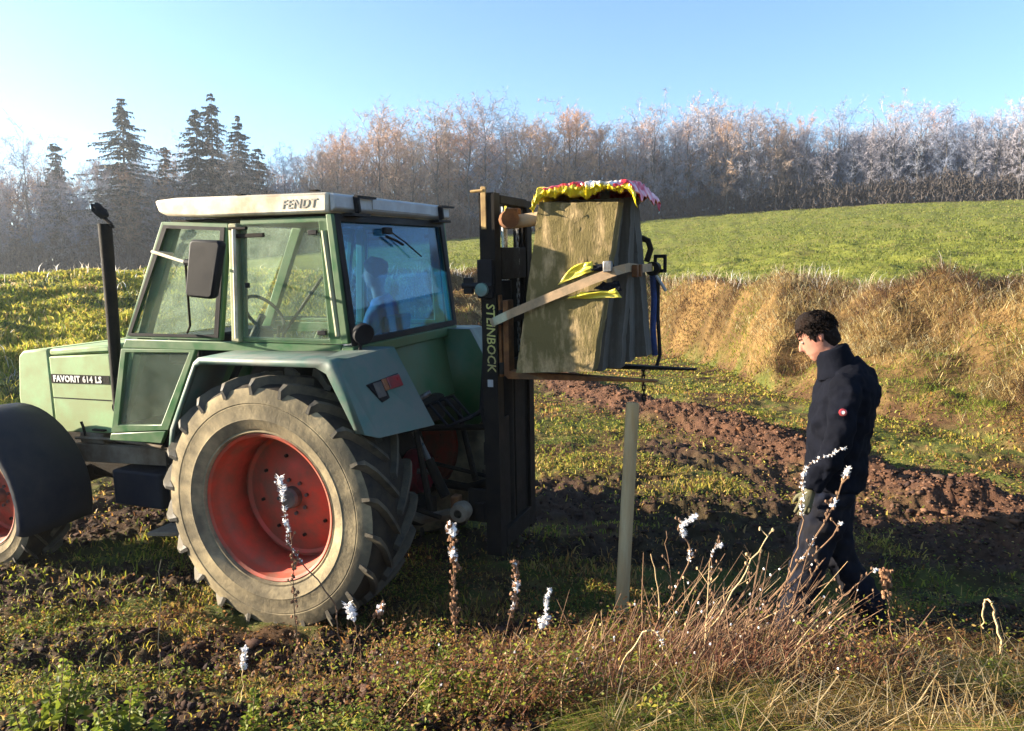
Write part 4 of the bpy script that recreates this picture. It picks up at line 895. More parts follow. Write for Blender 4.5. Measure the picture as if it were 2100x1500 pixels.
# lashing strap
def strap():
    pts = [(-1.32, .375, 1.99), (-1.352, .40, 2.005), (-1.50, .466, 2.065), (-1.80, .480, 2.185), (-2.06, .484, 2.285), (-2.20, .480, 2.335), (-2.245, .40, 2.35), (-2.25, .30, 2.355), (-2.26, .0, 2.34), (-2.27, -.30, 2.34), (-2.265, -.40, 2.34)]
    V = []; w = .028
    for k, p in enumerate(pts):
        t = Vector(pts[min(k+1, len(pts)-1)])-Vector(pts[max(k-1, 0)]); nn = Vector((0, 1, 0)) if k < 6 else Vector((-1, 0, 0)); a = t.normalized().cross(nn).normalized()
        if a.z < 0: a = -a
        V += [Vector(p)+a*w, Vector(p)-a*w]
    F = [(2*i, 2*i+1, 2*i+3, 2*i+2) for i in range(len(pts)-1)]
    o = MB().add(V, F).build('lashing_strap', 'strap', None, solid=.004, smooth=0); o.matrix_world = TM; tag(o, 'tan lashing strap drawn from the mast round the boards', 'strap')
    MB().box(-2.19, -2.13, .486, .505, 2.33, 2.40).build('strap_hook', 'steel', o, .008)
    for y in (.22, .10): MB().box(-2.29, -2.255, y-.03, y+.03, 2.29, 2.37).build('strap_buckle', 'rust', o, .006)
strap()
rt = empty('ratchet_tensioner', mat=TM.copy()); tag(rt, 'black ratchet tensioner hooked to the far rear corner of the boards', 'ratchet')
MB().ring([(-2.27, 2.30), (-2.36, 2.30), (-2.36, 2.43), (-2.27, 2.43)], [(-2.29, 2.325), (-2.34, 2.325), (-2.34, 2.405), (-2.29, 2.405)], -.44, -.40).build('ratchet_handle', 'black', rt, .005)
MB().lathe([(.02, -.05), (.05, -.05), (.05, .05), (.02, .05)], n=16).build('ratchet_drum', 'black', rt, loc=(-2.27, -.40, 2.33))
MB().tube([(-2.29, -.40, 2.28), (-2.33, -.40, 2.22), (-2.36, -.40, 2.17)], .012, 6).build('ratchet_tail', 'grey', rt)
MB().tube([(-2.22, -.40, 2.38), (-2.25, -.40, 2.47), (-2.23, -.40, 2.53), (-2.18, -.40, 2.55)], .022, 8).build('webbing_loop', 'dark', rt)
rp = MB(); rp.tube([(-2.265, -.40, 2.30), (-2.275, -.41, 2.1), (-2.27, -.40, 1.9), (-2.285, -.41, 1.70)], .022, 8); ro = rp.build('tie_rope', 'blue', None); ro.matrix_world = TM; tag(ro, 'blue rope running down the far rear edge of the boards', 'rope')
MB().tube([(-2.30, -.42, 2.25), (-2.30, -.43, 1.98), (-2.32, -.42, 1.70), (-2.30, -.40, 1.62)], .014, 8).build('rope_tail', 'bplastic', ro)
hc = empty('hanging_chain', mat=TM.copy()); tag(hc, 'short dark chain hanging from the far fork tine above the post', 'chain')
chain(hc, (-2.20, -.40, 1.62), (-2.21, -.40, 1.33), 'chain_link', 8, .014, 'black')

# ------------------------------------------------------------------ post
pz = float(height(np.array([.745]), np.array([4.9]))[0])
post = MB().tube([(.735, 4.9, pz-.3), (.738, 4.9, pz+.1), (.765, 4.9, pz+.8), (.790, 4.9, 1.515), (.7915, 4.9, 1.53)], [.045, .045, .0445, .044, .036], 24).build('fence_post', 'post', None, smooth=50)
tag(post, 'round pale wooden fence post standing upright under the raised load', 'fence post')

# ------------------------------------------------------------------ people
def loft(pts, n=20, cap=True):
    """pts: (x,y,z, rx, ry, fwd) rings perpendicular to the path; rx along fwd"""
    V = []; F = []; m = len(pts)
    for i, p in enumerate(pts):
        c = Vector(p[:3]); a = Vector(pts[max(0, i-1)][:3]); b = Vector(pts[min(m-1, i+1)][:3]); t = (b-a).normalized()
        f = Vector((1, 0, 0)) if len(p) < 6 else Vector(p[5]); f = (f-t*f.dot(t)).normalized(); l = t.cross(f).normalized()
        for k in range(n):
            q = 2*pi*k/n; V.append(c+f*(cos(q)*p[3])+l*(sin(q)*p[4]))
    for i in range(m-1):
        for k in range(n): F.append((i*n+k, i*n+(k+1) % n, (i+1)*n+(k+1) % n, (i+1)*n+k))
    if cap: F += [tuple(range(n-1, -1, -1)), tuple((m-1)*n+k for k in range(n))]
    return V, F
def fused(name, lofts, mat, parent, voxel=.014, wr=0.0, ws=.12, sm=4):
    mb_ = MB()
    for l in lofts: mb_.add(*l)
    o = mb_.build(name, mat, parent, smooth=180)
    q = o.modifiers.new('r', 'REMESH'); q.mode = 'VOXEL'; q.voxel_size = voxel; q.use_smooth_shade = True
    if sm: q = o.modifiers.new('sm', 'SMOOTH'); q.iterations = sm; q.factor = .5
    if wr:
        tx = bpy.data.textures.new(name+'_folds', 'CLOUDS'); tx.noise_scale = ws; tx.noise_depth = 2
        q = o.modifiers.new('d', 'DISPLACE'); q.texture = tx; q.strength = wr; q.mid_level = .5; q.texture_coords = 'LOCAL'
    return o
def head_lofts():
    """head in its own frame, x forward, centre of the skull at the origin"""
    H_ = [(-.01, 0, -.135, .05, .05), (-.005, 0, -.10, .068, .056), (.008, 0, -.065, .083, .064), (.004, 0, -.03, .090, .070), (-.002, 0, .005, .096, .074), (-.006, 0, .045, .099, .076), (-.012, 0, .08, .090, .070), (-.014, 0, .105, .066, .052), (-.014, 0, .118, .03, .025)]
    L = [loft(H_, 24)]
    L.append(loft([(.052, 0, -.112, .026, .030), (.060, 0, -.092, .030, .036), (.058, 0, -.07, .03, .04)], 12))                 # chin
    L.append(loft([(.092, 0, .012, .007, .008), (.104, 0, -.012, .011, .011), (.112, 0, -.028, .014, .016), (.094, 0, -.042, .010, .014)], 10))  # nose
    L.append(loft([(.084, 0, -.058, .012, .024), (.086, 0, -.066, .010, .022), (.080, 0, -.074, .010, .020)], 10))               # lips
    L.append(loft([(.080, -.035, .028, .010, .010), (.089, 0, .024, .008, .010), (.080, .035, .028, .010, .010)], 10))           # brow
    return L
def ears(par, mat):
    for s in (1, -1):
        V, F = loft([(-.012, s*.070, -.036, .010, .008), (-.016, s*.082, -.015, .018, .008), (-.020, s*.086, .008, .021, .008), (-.018, s*.080, .026, .012, .006)], 10)
        MB().add(V, F).build('ear', mat, par, smooth=180)
def man():
    feet = Vector((1.87, 4.30, float(height(np.array([1.87]), np.array([4.3]))[0])-.01))
    root = empty('person', feet); root.rotation_euler = (0, 0, radians(158)); root.scale = (1.05, 1.06, 1.045)
    tag(root, 'dark-haired person in black jacket and navy trousers walking past the post, head bowed', 'person')
    hc_ = Vector((.115, 0, 1.715)); pitch = .52
    Rm = Matrix.Translation(hc_) @ Matrix.Rotation(pitch, 4, 'Y')
    L = []
    for V, F in head_lofts(): L.append(([Rm @ Vector(v) for v in V], F))
    L.append(loft([(-.005, 0, 1.46, .075, .085), (.02, 0, 1.54, .062, .066), (.055, 0, 1.62, .058, .060), (.08, 0, 1.68, .06, .06)], 16))
    L.append(loft([(0, 0, .92, .10, .14), (0, 0, 1.05, .10, .14), (0, 0, 1.2, .11, .15), (-.02, 0, 1.38, .12, .17), (-.02, 0, 1.48, .08, .13)], 16))
    for s in (1, -1): L.append(loft(([(0, s*.09, .95, .08, .08), (.10, s*.1, .54, .055, .055), (.17, s*.1, .12, .04, .04)] if s > 0 else [(0, s*.09, .95, .08, .08), (.0, s*.1, .53, .055, .055), (-.22, s*.1, .14, .04, .04)]), 12))
    body = fused('body', L, 'skin', root, .006, sm=2)
    # ears, eyes
    hd = empty_part = None
    for s in (1, -1):
        V, F = loft([(-.012, s*.068, -.034, .006, .005), (-.015, s*.075, -.018, .011, .006), (-.019, s*.078, .0, .015, .006), (-.017, s*.075, .016, .010, .005)], 12)
        MB().add([Rm @ Vector(v) for v in V], F).build('ear', 'skin', root, smooth=180)
        MB().lathe([(.001, -.012), (.008, -.009), (.012, 0), (.008, .009), (.001, .012)], c=Rm @ Vector((.079, s*.031, .004)), n=10, axis='X').build('eye', 'eye', root, smooth=180)
    for s in (1, -1):
        MB().tube([Rm @ Vector(v) for v in ((.094, s*.014, .021), (.090, s*.030, .027), (.076, s*.046, .022))], [.003, .0042, .002], 6).build('eyebrow', 'hair', root)
    MB().tube([Rm @ Vector(v) for v in ((.076, -.024, -.068), (.093, 0, -.066), (.076, .024, -.068))], [.0015, .0035, .0015], 6).build('mouth', 'lip', root)
    # hair
    HL_ = [(-.062, 0, -.085, .034, .050), (-.056, 0, -.055, .050, .064), (-.048, 0, -.02, .062, .076), (-.034, 0, .02, .078, .081), (-.016, 0, .055, .098, .082), (-.010, 0, .088, .100, .078), (-.014, 0, .112, .080, .062), (-.018, 0, .130, .054, .042), (-.022, 0, .140, .022, .018)]
    V, F = loft(HL_, 24); L2 = [([Rm @ Vector(v) for v in V], F)]
    V, F = loft([(.035, 0, .066, .040, .072), (.054, 0, .080, .032, .060), (.070, 0, .078, .016, .046)], 16); L2.append(([Rm @ Vector(v) for v in V], F))
    for s in (1, -1):
        V, F = loft([(.018, s*.068, -.022, .007, .006), (.020, s*.070, .0, .012, .009), (.018, s*.070, .028, .024, .012), (.01, s*.070, .05, .042, .016)], 10); L2.append(([Rm @ Vector(v) for v in V], F))
    fused('hair', L2, 'hair', root, .005, wr=.007, ws=.015, sm=3)
    P_s = []; Q_s = []
    for k in range(4200):
        u, v = RNG.uniform(-.25, 1), RNG.uniform(0, 2*pi); q = math.sqrt(max(0, 1-u*u)); n_ = np.array([cos(v)*q, sin(v)*q, u])
        p = np.array([-.018, 0, .040])+n_*np.array([.106, .085, .098])
        if p[0] > .030 and p[2] < .055: continue
        if p[0] > -.01 and p[2] < -.005+.02*RNG.random(): continue
        if p[2] < -.03 and abs(p[1]) > .068: continue
        d_ = np.array([.45, .15*RNG.normal(), -.35])+RNG.normal(size=3)*.35; d_ = d_-n_*(d_@n_)*.75; d_ /= np.linalg.norm(d_); P_s.append(p-n_*.003); Q_s.append(p+d_*RNG.uniform(.018, .036)+n_*.004)
    P_s = np.array([Rm @ Vector(q) for q in P_s]); Q_s = np.array([Rm @ Vector(q) for q in Q_s]); D_s = Q_s-P_s; sd_ = np.cross(D_s, RNG.normal(size=D_s.shape)); sd_ /= np.linalg.norm(sd_, axis=1)[:, None]
    Vh = np.stack([P_s-sd_*.0030, P_s+sd_*.0030, Q_s], 1).reshape(-1, 3); ho_ = rawmesh('hair_strands', Vh, [np.arange(len(Vh)).reshape(-1, 3)], 'hair', None, 'stuff', root)
    # jacket: torso with the arms, collar
    T_ = [(0, 0, .885, .155, .195), (.0, 0, .93, .160, .200), (-.005, 0, 1.05, .155, .195), (-.012, 0, 1.18, .158, .200), (-.028, 0, 1.32, .164, .214), (-.045, 0, 1.42, .158, .216), (-.040, 0, 1.49, .142, .190), (-.025, 0, 1.54, .105, .125), (-.01, 0, 1.565, .090, .09)]
    A1 = [(-.035, .135, 1.47, .080, .075), (-.03, .205, 1.43, .082, .068), (-.02, .235, 1.30, .076, .064), (-.005, .255, 1.18, .068, .060), (.03, .262, 1.10, .064, .058), (.085, .258, .99, .055, .050), (.115, .25, .92, .047, .044)]
    A2 = [(-.035, -.135, 1.47, .080, .075), (-.03, -.205, 1.43, .082, .068), (-.02, -.235, 1.30, .076, .064), (-.02, -.25, 1.18, .068, .060), (-.02, -.255, 1.08, .062, .056), (0, -.245, .99, .055, .05), (.02, -.235, .93, .047, .044)]
    fused('jacket', [loft(T_, 28), loft(A1, 18), loft(A2, 18)], 'jacket', root, .012, wr=.055, ws=.085, sm=2)
    fused('collar', [loft([(-.005, 0, 1.50, .120, .110), (.012, 0, 1.555, .104, .096), (.030, 0, 1.615, .092, .086), (.044, 0, 1.652, .088, .083)], 24)], 'jacket', root, .010, wr=.010, ws=.08, sm=2)
    # trousers
    P0 = [(0, 0, 1.00, .135, .17), (0, 0, .92, .140, .18), (0, 0, .86, .125, .165)]
    G1 = [(0, .085, .90, .115, .100), (.03, .09, .78, .115, .100), (.07, .095, .62, .098, .090), (.10, .10, .50, .092, .084), (.14, .10, .36, .086, .078), (.17, .10, .22, .084, .076), (.185, .10, .10, .088, .078), (.19, .10, .06, .086, .074)]
    G2 = [(0, -.085, .90, .115, .100), (.0, -.09, .78, .115, .100), (-.01, -.095, .62, .100, .090), (-.02, -.10, .50, .094, .084), (-.10, -.10, .36, .088, .078), (-.18, -.10, .24, .084, .076), (-.235, -.10, .15, .086, .076), (-.25, -.10, .11, .084, .074)]
    fused('trousers', [loft(P0, 24), loft(G1, 18), loft(G2, 18)], 'trousers', root, .012, wr=.06, ws=.075, sm=2)
    def boot(x, y, z, pit):
        L = loft([(-.09, 0, .035, .035, .04, (0, 0, 1)), (-.05, 0, .045, .045, .048, (0, 0, 1)), (.03, 0, .045, .045, .05, (0, 0, 1)), (.11, 0, .035, .035, .052, (0, 0, 1)), (.17, 0, .028, .026, .042, (0, 0, 1)), (.20, 0, .022, .014, .025, (0, 0, 1))], 14)
        L3 = loft([(-.04, 0, .03, .05, .045), (-.04, 0, .10, .055, .048), (-.035, 0, .16, .058, .05)], 14)
        Mx = Matrix.Translation((x, y, z)) @ Matrix.Rotation(pit, 4, 'Y')
        o = fused('boot', [([Mx @ Vector(v) for v in V], F) for V, F in (L, L3)], 'boot', root, .010, sm=2)
    boot(.225, .10, .0, 0); boot(-.22, -.10, .065, .42)
    # gloved hands, palm + five fingers
    def hand(x, y, z, s):
        Lh = []; 
        Lh.append(loft([(0, 0, .05, .026, .020), (0, 0, 0, .034, .020), (.004, 0, -.05, .042, .018), (.006, 0, -.085, .040, .016)], 12))
        for i, (dx, ln) in enumerate(((.033, .072), (.012, .080), (-.010, .074), (-.030, .058))):
            Lh.append(loft([(dx, 0, -.07, .0105, .0105), (dx*1.1+.002, -s*.010, -.085-ln*.45, .0105, .0105), (dx*1.1+.006, -s*.030, -.085-ln*.85, .0095, .0095), (dx+.008, -s*.045, -.085-ln*.95, .007, .007)], 8))
        Lh.append(loft([(.03, 0, -.01, .013, .013), (.058, -s*.012, -.045, .012, .012), (.066, -s*.026, -.078, .011, .011), (.066, -s*.036, -.096, .008, .008)], 8))
        Mx = Matrix.Translation((x, y, z)) @ Matrix.Rotation(-.25, 4, 'Y') @ Matrix.Scale(.88, 4)
        fused('gloved_hand', [([Mx @ Vector(v) for v in V], F) for V, F in Lh], 'glove', root, .004, sm=1)
    hand(.125, .248, .895, 1); hand(.03, -.232, .90, -1)
    bd_ = MB().lathe([(.001, .004), (.016, .003), (.018, 0)], n=20).build('sleeve_badge', 'white', root, loc=(-.018, .3125, 1.345)); bd_.rotation_euler = (.12, 0, 0)
    MB().lathe([(.010, .0055), (.018, .004), (.020, .000)], n=20).build('badge_ring', 'lamp_red', root, loc=(-.018, .3125, 1.345)).rotation_euler = (.12, 0, 0)
    MB().tube([(-.155, 0, 1.42), (-.16, 0, 1.2), (-.158, 0, 1.0)], .003, 4).build('back_seam', 'jacket', root)
man()
def driver():
    root = empty('person', mat=TM @ Matrix.Translation((.05, -.38, 1.02)) @ Matrix.Rotation(radians(20), 4, 'Z')); tag(root, 'driver sitting in the tractor cab behind the rear window', 'person')
    hc_ = Vector((-.02, 0, 1.30)); L = [([v+hc_ for v in map(Vector, V)], F) for V, F in head_lofts()]
    L += [loft([(-.06, 0, 1.02, .06, .07), (-.03, 0, 1.15, .055, .055), (-.02, 0, 1.22, .055, .055)], 14), loft([(0, 0, .62, .12, .17), (-.05, 0, .85, .12, .18), (-.07, 0, 1.02, .09, .15)], 16)]
    fused('body', L, 'skin', root, .009, sm=2); ears_root = root
    fused('hair', [loft([(-.05, 0, 1.27, .07, .08), (-.03, 0, 1.33, .098, .086), (-.02, 0, 1.385, .104, .084), (-.03, 0, 1.43, .05, .04)], 20)], 'hair', root, .009, sm=1)
    J = [loft([(0, 0, .62, .16, .20), (-.03, 0, .8, .155, .20), (-.06, 0, .96, .14, .22), (-.07, 0, 1.06, .10, .15), (-.05, 0, 1.11, .075, .08)], 20)]
    for s in (1, -1): J.append(loft([(-.06, s*.15, 1.0, .075, .07), (-.03, s*.24, .92, .065, .06), (.05, s*.28, .74, .055, .055), (.28, s*.20, .72, .045, .045)], 14))
    fused('jacket', J, 'dshirt', root, .014, wr=.03, ws=.12)
    G = [loft([(0, 0, .60, .15, .19), (0, 0, .72, .13, .17)], 16)]
    for s in (1, -1): G.append(loft([(0, s*.10, .68, .09, .09), (.42, s*.13, .70, .075, .075), (.47, s*.13, .62, .07, .07), (.52, s*.13, .25, .055, .055)], 14))
    fused('trousers', G, 'trousers', root, .014, wr=.03, ws=.12)
    for s in (1, -1):
        Lh = [loft([(.28, s*.20, .72, .03, .02), (.36, s*.19, .74, .035, .02)], 10)]+[loft([(.35, s*.19+d_, .74, .010, .010), (.40, s*.19+d_, .73, .010, .010), (.41, s*.19+d_, .70, .008, .008)], 8) for d_ in (-.03, -.01, .01, .03)]+[loft([(.31, s*.17, .73, .011, .011), (.35, s*.14, .72, .010, .010)], 8)]
        fused('hand', Lh, 'skin', root, .006, sm=1)
driver()

# ------------------------------------------------------------------ individual dead stems in the foreground
def stem(name, pts, r, mat, label, frost=None, seeds=None, seed=0, cat='dead weed', group=None, buds=0):
    rnd = random.Random(seed); root_pts = [Vector(p) for p in pts]
    b = root_pts[0]; gz = float(height(np.array([b.x]), np.array([b.y]))[0]); 
    if b.z > gz-.02: root_pts.insert(0, Vector((b.x-.02, b.y, gz-.03)))
    # smooth the polyline a little
    P = []
    for i in range(len(root_pts)-1):
        p0 = root_pts[max(0, i-1)]; p1 = root_pts[i]; p2 = root_pts[i+1]; p3 = root_pts[min(len(root_pts)-1, i+2)]
        for k in range(5):
            t = k/5; P.append(.5*((2*p1)+(-p0+p2)*t+(2*p0-5*p1+4*p2-p3)*t*t+(-p0+3*p1-3*p2+p3)*t**3))
    P.append(root_pts[-1]); P = [p+Vector((rnd.gauss(0, .003), rnd.gauss(0, .01), rnd.gauss(0, .003))) for p in P]
    n = len(P); rad = [r*(1-.6*i/n) for i in range(n)]
    o = MB().tube([p-P[0] for p in P], rad, 5).build(name, mat, None, smooth=60, loc=P[0]); tag(o, label, cat, group)
    def along(t): f = t*(n-1); i = min(int(f), n-2); return P[i].lerp(P[i+1], f-i)
    # little side twigs
    tw = MB()
    for k in range(buds):
        t = rnd.uniform(.25, .98); p = along(t)-P[0]; a = rnd.uniform(0, 6.28); l = rnd.uniform(.02, .07)
        tw.tube([p, p+Vector((cos(a)*l*.6, sin(a)*l*.6, l*.6))], [r*.5, r*.25], 4)
        tw.blob(p+Vector((cos(a)*l*.6, sin(a)*l*.6, l*.6)), (.007, .007, .009), rnd.random())
    if buds: tw.build('side_twigs', mat, o)['kind'] = 'stuff'
    if seeds:
        t0, t1, m, sz = seeds; sb = MB()
        for k in range(m):
            p = along(rnd.uniform(t0, t1))-P[0]; sb.blob(p+Vector((rnd.gauss(0, sz), rnd.gauss(0, sz), rnd.gauss(0, sz*.6))), (sz*.8, sz*.8, sz), rnd.random(), 5)
        sb.build('seed_head', 'seed', o)['kind'] = 'stuff'
    if frost:
        fb = MB()
        for t0, t1, m, sz in frost:
            for k in range(m):
                t = rnd.uniform(t0, t1); p = along(t)-P[0]; q = rnd.uniform(.6, 1.6)*sz
                fb.blob(p+Vector((rnd.gauss(0, sz*.5), rnd.gauss(0, sz*.5), rnd.gauss(0, sz*.4))), (q*.38, q*.34, q*.5), rnd.random(), 5)
                for _e in range(3):
                    a = rnd.uniform(0, 6.28); fb.tube([p, p+Vector((cos(a)*sz*1.6, sin(a)*sz, rnd.uniform(-.3, 1)*sz*1.3))], [sz*.16, sz*.04], 3)
        fb.build('frost', 'frost', o)['kind'] = 'stuff'
    return o
stem('dead_stem', [(-.998, 4.25, .12), (-1.023, 4.25, .30), (-1.05, 4.25, .47), (-1.27, 4.25, .76), (-1.294, 4.25, .905), (-1.31, 4.25, 1.02), (-1.33, 4.25, 1.191)], .006, 'stem', 'curved stem thick with frost in front of the red rim of the rear wheel',
     [(.50, .72, 26, .009), (.66, .80, 14, .013), (.80, .92, 16, .014), (.90, 1, 18, .019)], seed=1)
stem('dead_stem', [(-1.25, 4.25, .15), (-1.27, 4.25, .42), (-1.265, 4.25, .70), (-1.28, 4.25, .86)], .004, 'stem', 'thin brown seed stem standing in front of the lower rear tyre', None, (.25, .8, 34, .012), seed=2, buds=8)
stem('dead_stem', [(-.245, 3.7, .206), (-.274, 3.7, .44), (-.297, 3.7, .647), (-.29, 3.7, .877), (-.306, 3.7, 1.104)], .006, 'stem', 'tallest upright brown seed spike with two white frost tufts, in the dark behind the tractor',
     [(.90, .96, 16, .019), (.80, .84, 10, .017), (.84, .92, 6, .008)], (.40, .99, 110, .010), seed=3, buds=6)
stem('dead_stem', [(-.088, 3.7, .206), (-.055, 3.7, .44), (-.007, 3.7, .608), (.02, 3.7, .775), (.01, 3.7, .907)], .005, 'stem', 'brown seed spike with frosty edges, right of the tallest spike',
     [(.55, .98, 34, .008), (.70, .78, 8, .015)], (.5, .98, 70, .009), seed=4)
stem('dead_stem', [(-.024, 3.6, .235), (.085, 3.6, .464), (.15, 3.6, .615), (.187, 3.6, .795)], .005, 'stem', 'leaning stem with a white frosted top and fluffy tufts left of the fence post',
     [(.72, 1, 46, .010), (.62, .74, 18, .019)], seed=5)
stem('dead_stem', [(-1.353, 3.6, .21), (-1.341, 3.6, .35), (-1.323, 3.6, .50)], .004, 'straw', 'short stem with a fat white frost plume in front of the rear tyre', [(.72, 1, 34, .014)], seed=6)
stem('dead_stem', [(-.81, 3.9, .233), (-.83, 3.9, .425), (-.881, 3.9, .60)], .004, 'stem', 'short stem with cottony frost near the bottom right of the rear tyre', [(.8, 1, 26, .02)], seed=7)
stem('dead_stem', [(-.85, 3.9, .36), (-.745, 3.9, .493), (-.699, 3.9, .58)], .003, 'stem', 'small bent twig with frosted seed head right of the cottony stem', [(.8, 1, 12, .014)], (.75, 1, 14, .012), seed=8)
stem('dead_stem', [(.674, 3.7, .25), (.732, 3.7, .544), (.867, 3.7, .826), (.897, 3.7, .953), (.857, 3.7, 1.066), (.917, 3.7, 1.134)], .006, 'stem', 'reddish stem with a large crooked white frost crown right of the fence post', [(.74, 1, 60, .013), (.5, .62, 12, .010)], seed=9, buds=8)
stem('dead_stem', [(.985, 3.75, .30), (1.003, 3.75, .651), (1.025, 3.75, .94), (1.06, 3.75, .965)], .004, 'stem', 'thin upright twig with a small frost cap near the person’s left side', [(.93, 1, 12, .013), (.5, .7, 8, .008)], seed=10, buds=6)
stem('dead_stem', [(1.305, 3.8, .25), (1.397, 3.8, .656), (1.486, 3.8, .995), (1.492, 3.8, 1.176), (1.51, 3.8, 1.354), (1.705, 3.8, 1.456)], .005, 'stem', 'tall arching twig tipped with frost in front of the person’s glove', [(.50, .78, 34, .011), (.78, 1, 22, .010)], seed=11)
stem('dead_stem', [(.902, 3.6, .21), (1.136, 3.6, .54), (1.321, 3.6, .79), (1.524, 3.6, 1.135), (1.631, 3.6, 1.401)], .007, 'stem', 'long slanting woody stem reaching across the person’s legs', [(.94, 1, 14, .013), (.80, .84, 8, .012), (.6, .7, 6, .01)], seed=12, buds=22)
stem('dead_stem', [(1.06, 3.65, .285), (1.248, 3.65, .592), (1.48, 3.65, .92), (1.632, 3.65, 1.109)], .007, 'stem', 'slanting woody stem with one round frost bud below the long stem', [(.98, 1, 6, .010)], seed=13, buds=18)
stem('dead_stem', [(1.472, 3.7, .30), (1.588, 3.7, .557), (1.704, 3.7, .737), (1.835, 3.7, .851)], .005, 'stem', 'low slanting stem ending in a bright frost bud by the person’s shoe', [(.98, 1, 6, .011)], seed=14, buds=14)
stem('dead_stem', [(1.975, 3.7, .30), (1.931, 3.7, .544), (1.904, 3.7, .698), (1.887, 3.7, .846)], .006, 'stem', 'upright stem with a brown seed head just right of the person’s feet', None, (.72, 1, 60, .012), seed=15)
stem('dead_stem', [(.828, 3.5, .30), (.963, 3.5, .636), (1.118, 3.5, .927), (1.233, 3.5, 1.123)], .006, 'straw', 'straight bare slanting stalk, longest left of the person', None, seed=16, buds=8)
stem('dead_stem', [(.887, 3.5, .30), (1.01, 3.5, .636), (1.165, 3.5, .927)], .005, 'stem', 'straight dark stalk running beside the longest bare stalk', None, seed=17, buds=8)
stem('dead_stem', [(1.253, 3.5, .32), (1.414, 3.5, .501), (1.621, 3.5, .726)], .006, 'straw', 'pale cut stalk slanting right, upper of the two at the person’s feet', None, seed=18)
stem('dead_stem', [(1.173, 3.4, .33), (1.307, 3.4, .491), (1.574, 3.4, .668)], .006, 'straw', 'pale cut stalk slanting right, lower of the two at the person’s feet', None, seed=19)
stem('dead_stem', [(.317, 3.1, .226), (.389, 3.1, .449), (.48, 3.1, .668), (.562, 3.1, .799), (.623, 3.1, .80), (.66, 3.1, .70)], .006, 'straw', 'tall pale straw arching over at the top, bottom centre foreground', [(.75, .9, 10, .008)], seed=20)
stem('dead_stem', [(2.565, 3.8, .40), (2.519, 3.8, .577), (2.489, 3.8, .651), (2.46, 3.8, .617), (2.456, 3.8, .50)], .009, 'straw', 'folded pale reed blade standing alone at the lower right', None, seed=21)
stem('dead_stem', [(-1.888, 3.9, .45), (-1.877, 3.9, .829)], .003, 'straw', 'single thin upright grass stalk left of the rear wheel', None, seed=22)
stem('dead_stem', [(.734, 3.7, .36), (.747, 3.7, .698), (.70, 3.7, .94)], .005, 'straw', 'pale broken stalk leaning left beside the fence post', None, seed=23)
stem('dead_stem', [(.858, 3.7, .36), (.794, 3.7, .826), (.774, 3.7, 1.053)], .004, 'stem', 'thin dark twig leaning left above the broken pale stalk', None, seed=24, buds=8)
stem('dead_stem', [(1.10, 3.45, .36), (1.268, 3.5, .636), (1.487, 3.5, .98)], .006, 'stem', 'reddish woody stem in the middle of the slanting bundle', None, seed=25, buds=16)
stem('dead_stem', [(2.32, 3.05, .35), (2.33, 3.05, .55), (2.30, 3.05, .62)], .004, 'straw', 'stem with ragged frost at the bottom right corner', [(.6, 1, 30, .016)], seed=26)

# ------------------------------------------------------------------ ground plants
STRAW = [(.44, .31, .13), (.36, .23, .085), (.27, .155, .055), (.52, .41, .23)]
GREENS = [(.09, .13, .02), (.14, .18, .022), (.20, .22, .03), (.055, .085, .02)]
BROWN = [(.15, .07, .03), (.10, .048, .022), (.22, .115, .04), (.06, .032, .018)]
YG = [(.30, .27, .035), (.38, .30, .06), (.20, .19, .028), (.42, .29, .09)]
def valley():
    # short turf and leaf litter of the flat ground, 4 to 26 m away
    n = 200000; x, y, R, a = polar(n, -36, 36, 4.2, 27); az_, R_, rf, rc = zones(x, y); t = (R-rf)/(rc-rf)
    d = np.abs(polyd(x, y, RIDGE)+.05); keep = (t < .15) & (d > .55+.5*(RNG.random(n)-.4)) & tyremask(x, y) & (RNG.random(n) < .12+.7*clumpy(x, y, 1.6, 51, .40, .60))
    churn = (R < 11) & (np.abs(polyd(x, y, RIDGE)) < 1.5) & (RNG.random(n) < .6); keep &= ~churn; keep &= RNG.random(len(x)) > soil_mask(x, y, R)*.93
    x, y, R = x[keep], y[keep], R[keep]; n = len(x); g = clumpy(x, y, .9, 52, .4, .6)
    col = pick(n, YG+BROWN, [5, 5, 3, 5, 2, 1, 2, 1]); cg = pick(n, GREENS, [2, 4, 4, 1]); m = RNG.random(n) < g*.6; col[m] = cg[m]; ob = clumpy(x, y, .7, 57, .5, .6); co = pick(n, BROWN+[(.40, .20, .05), (.34, .22, .08)], [2, 1, 3, 0, 4, 4]); m = RNG.random(n) < ob*.75; col[m] = co[m]
    blades('short_turf', x, y, RNG.uniform(.015, .07, n)*(.5+1.0*fbm(x, y, 2, 2, 53))*1.2, np.maximum(.006, .0014*R)*RNG.uniform(.6, 1.8, n), RNG.uniform(.2, 1.1, n), col, label='short mixed yellow and green turf on the flat ground')
    n = 150000; x, y, R, a = polar(n, -36, 36, 4.2, 25); az_, R_, rf, rc = zones(x, y); t = (R-rf)/(rc-rf); d = np.abs(polyd(x, y, RIDGE)+.05)
    keep = (t < .12) & (d > .6) & tyremask(x, y) & (RNG.random(n) < clumpy(x, y, 1.1, 54, .36, .58)) & (RNG.random(n) > soil_mask(x, y, R)*.93); x, y, R = x[keep], y[keep], R[keep]; n = len(x)
    z = height(x, y)+RNG.random(n)**1.5*(.05+.12*clumpy(x, y, 1.1, 54, .5, .8)); col = pick(n, GREENS+YG+BROWN, [4, 6, 5, 1, 4, 3, 2, 2, 1, 1, 1, 0]); 
    leaves('low_weeds', np.stack([x, y, z], 1), np.maximum(.018, .0032*R)*RNG.uniform(.6, 1.4, n), col, 'low leafy weeds and moss over the flat ground')
valley()
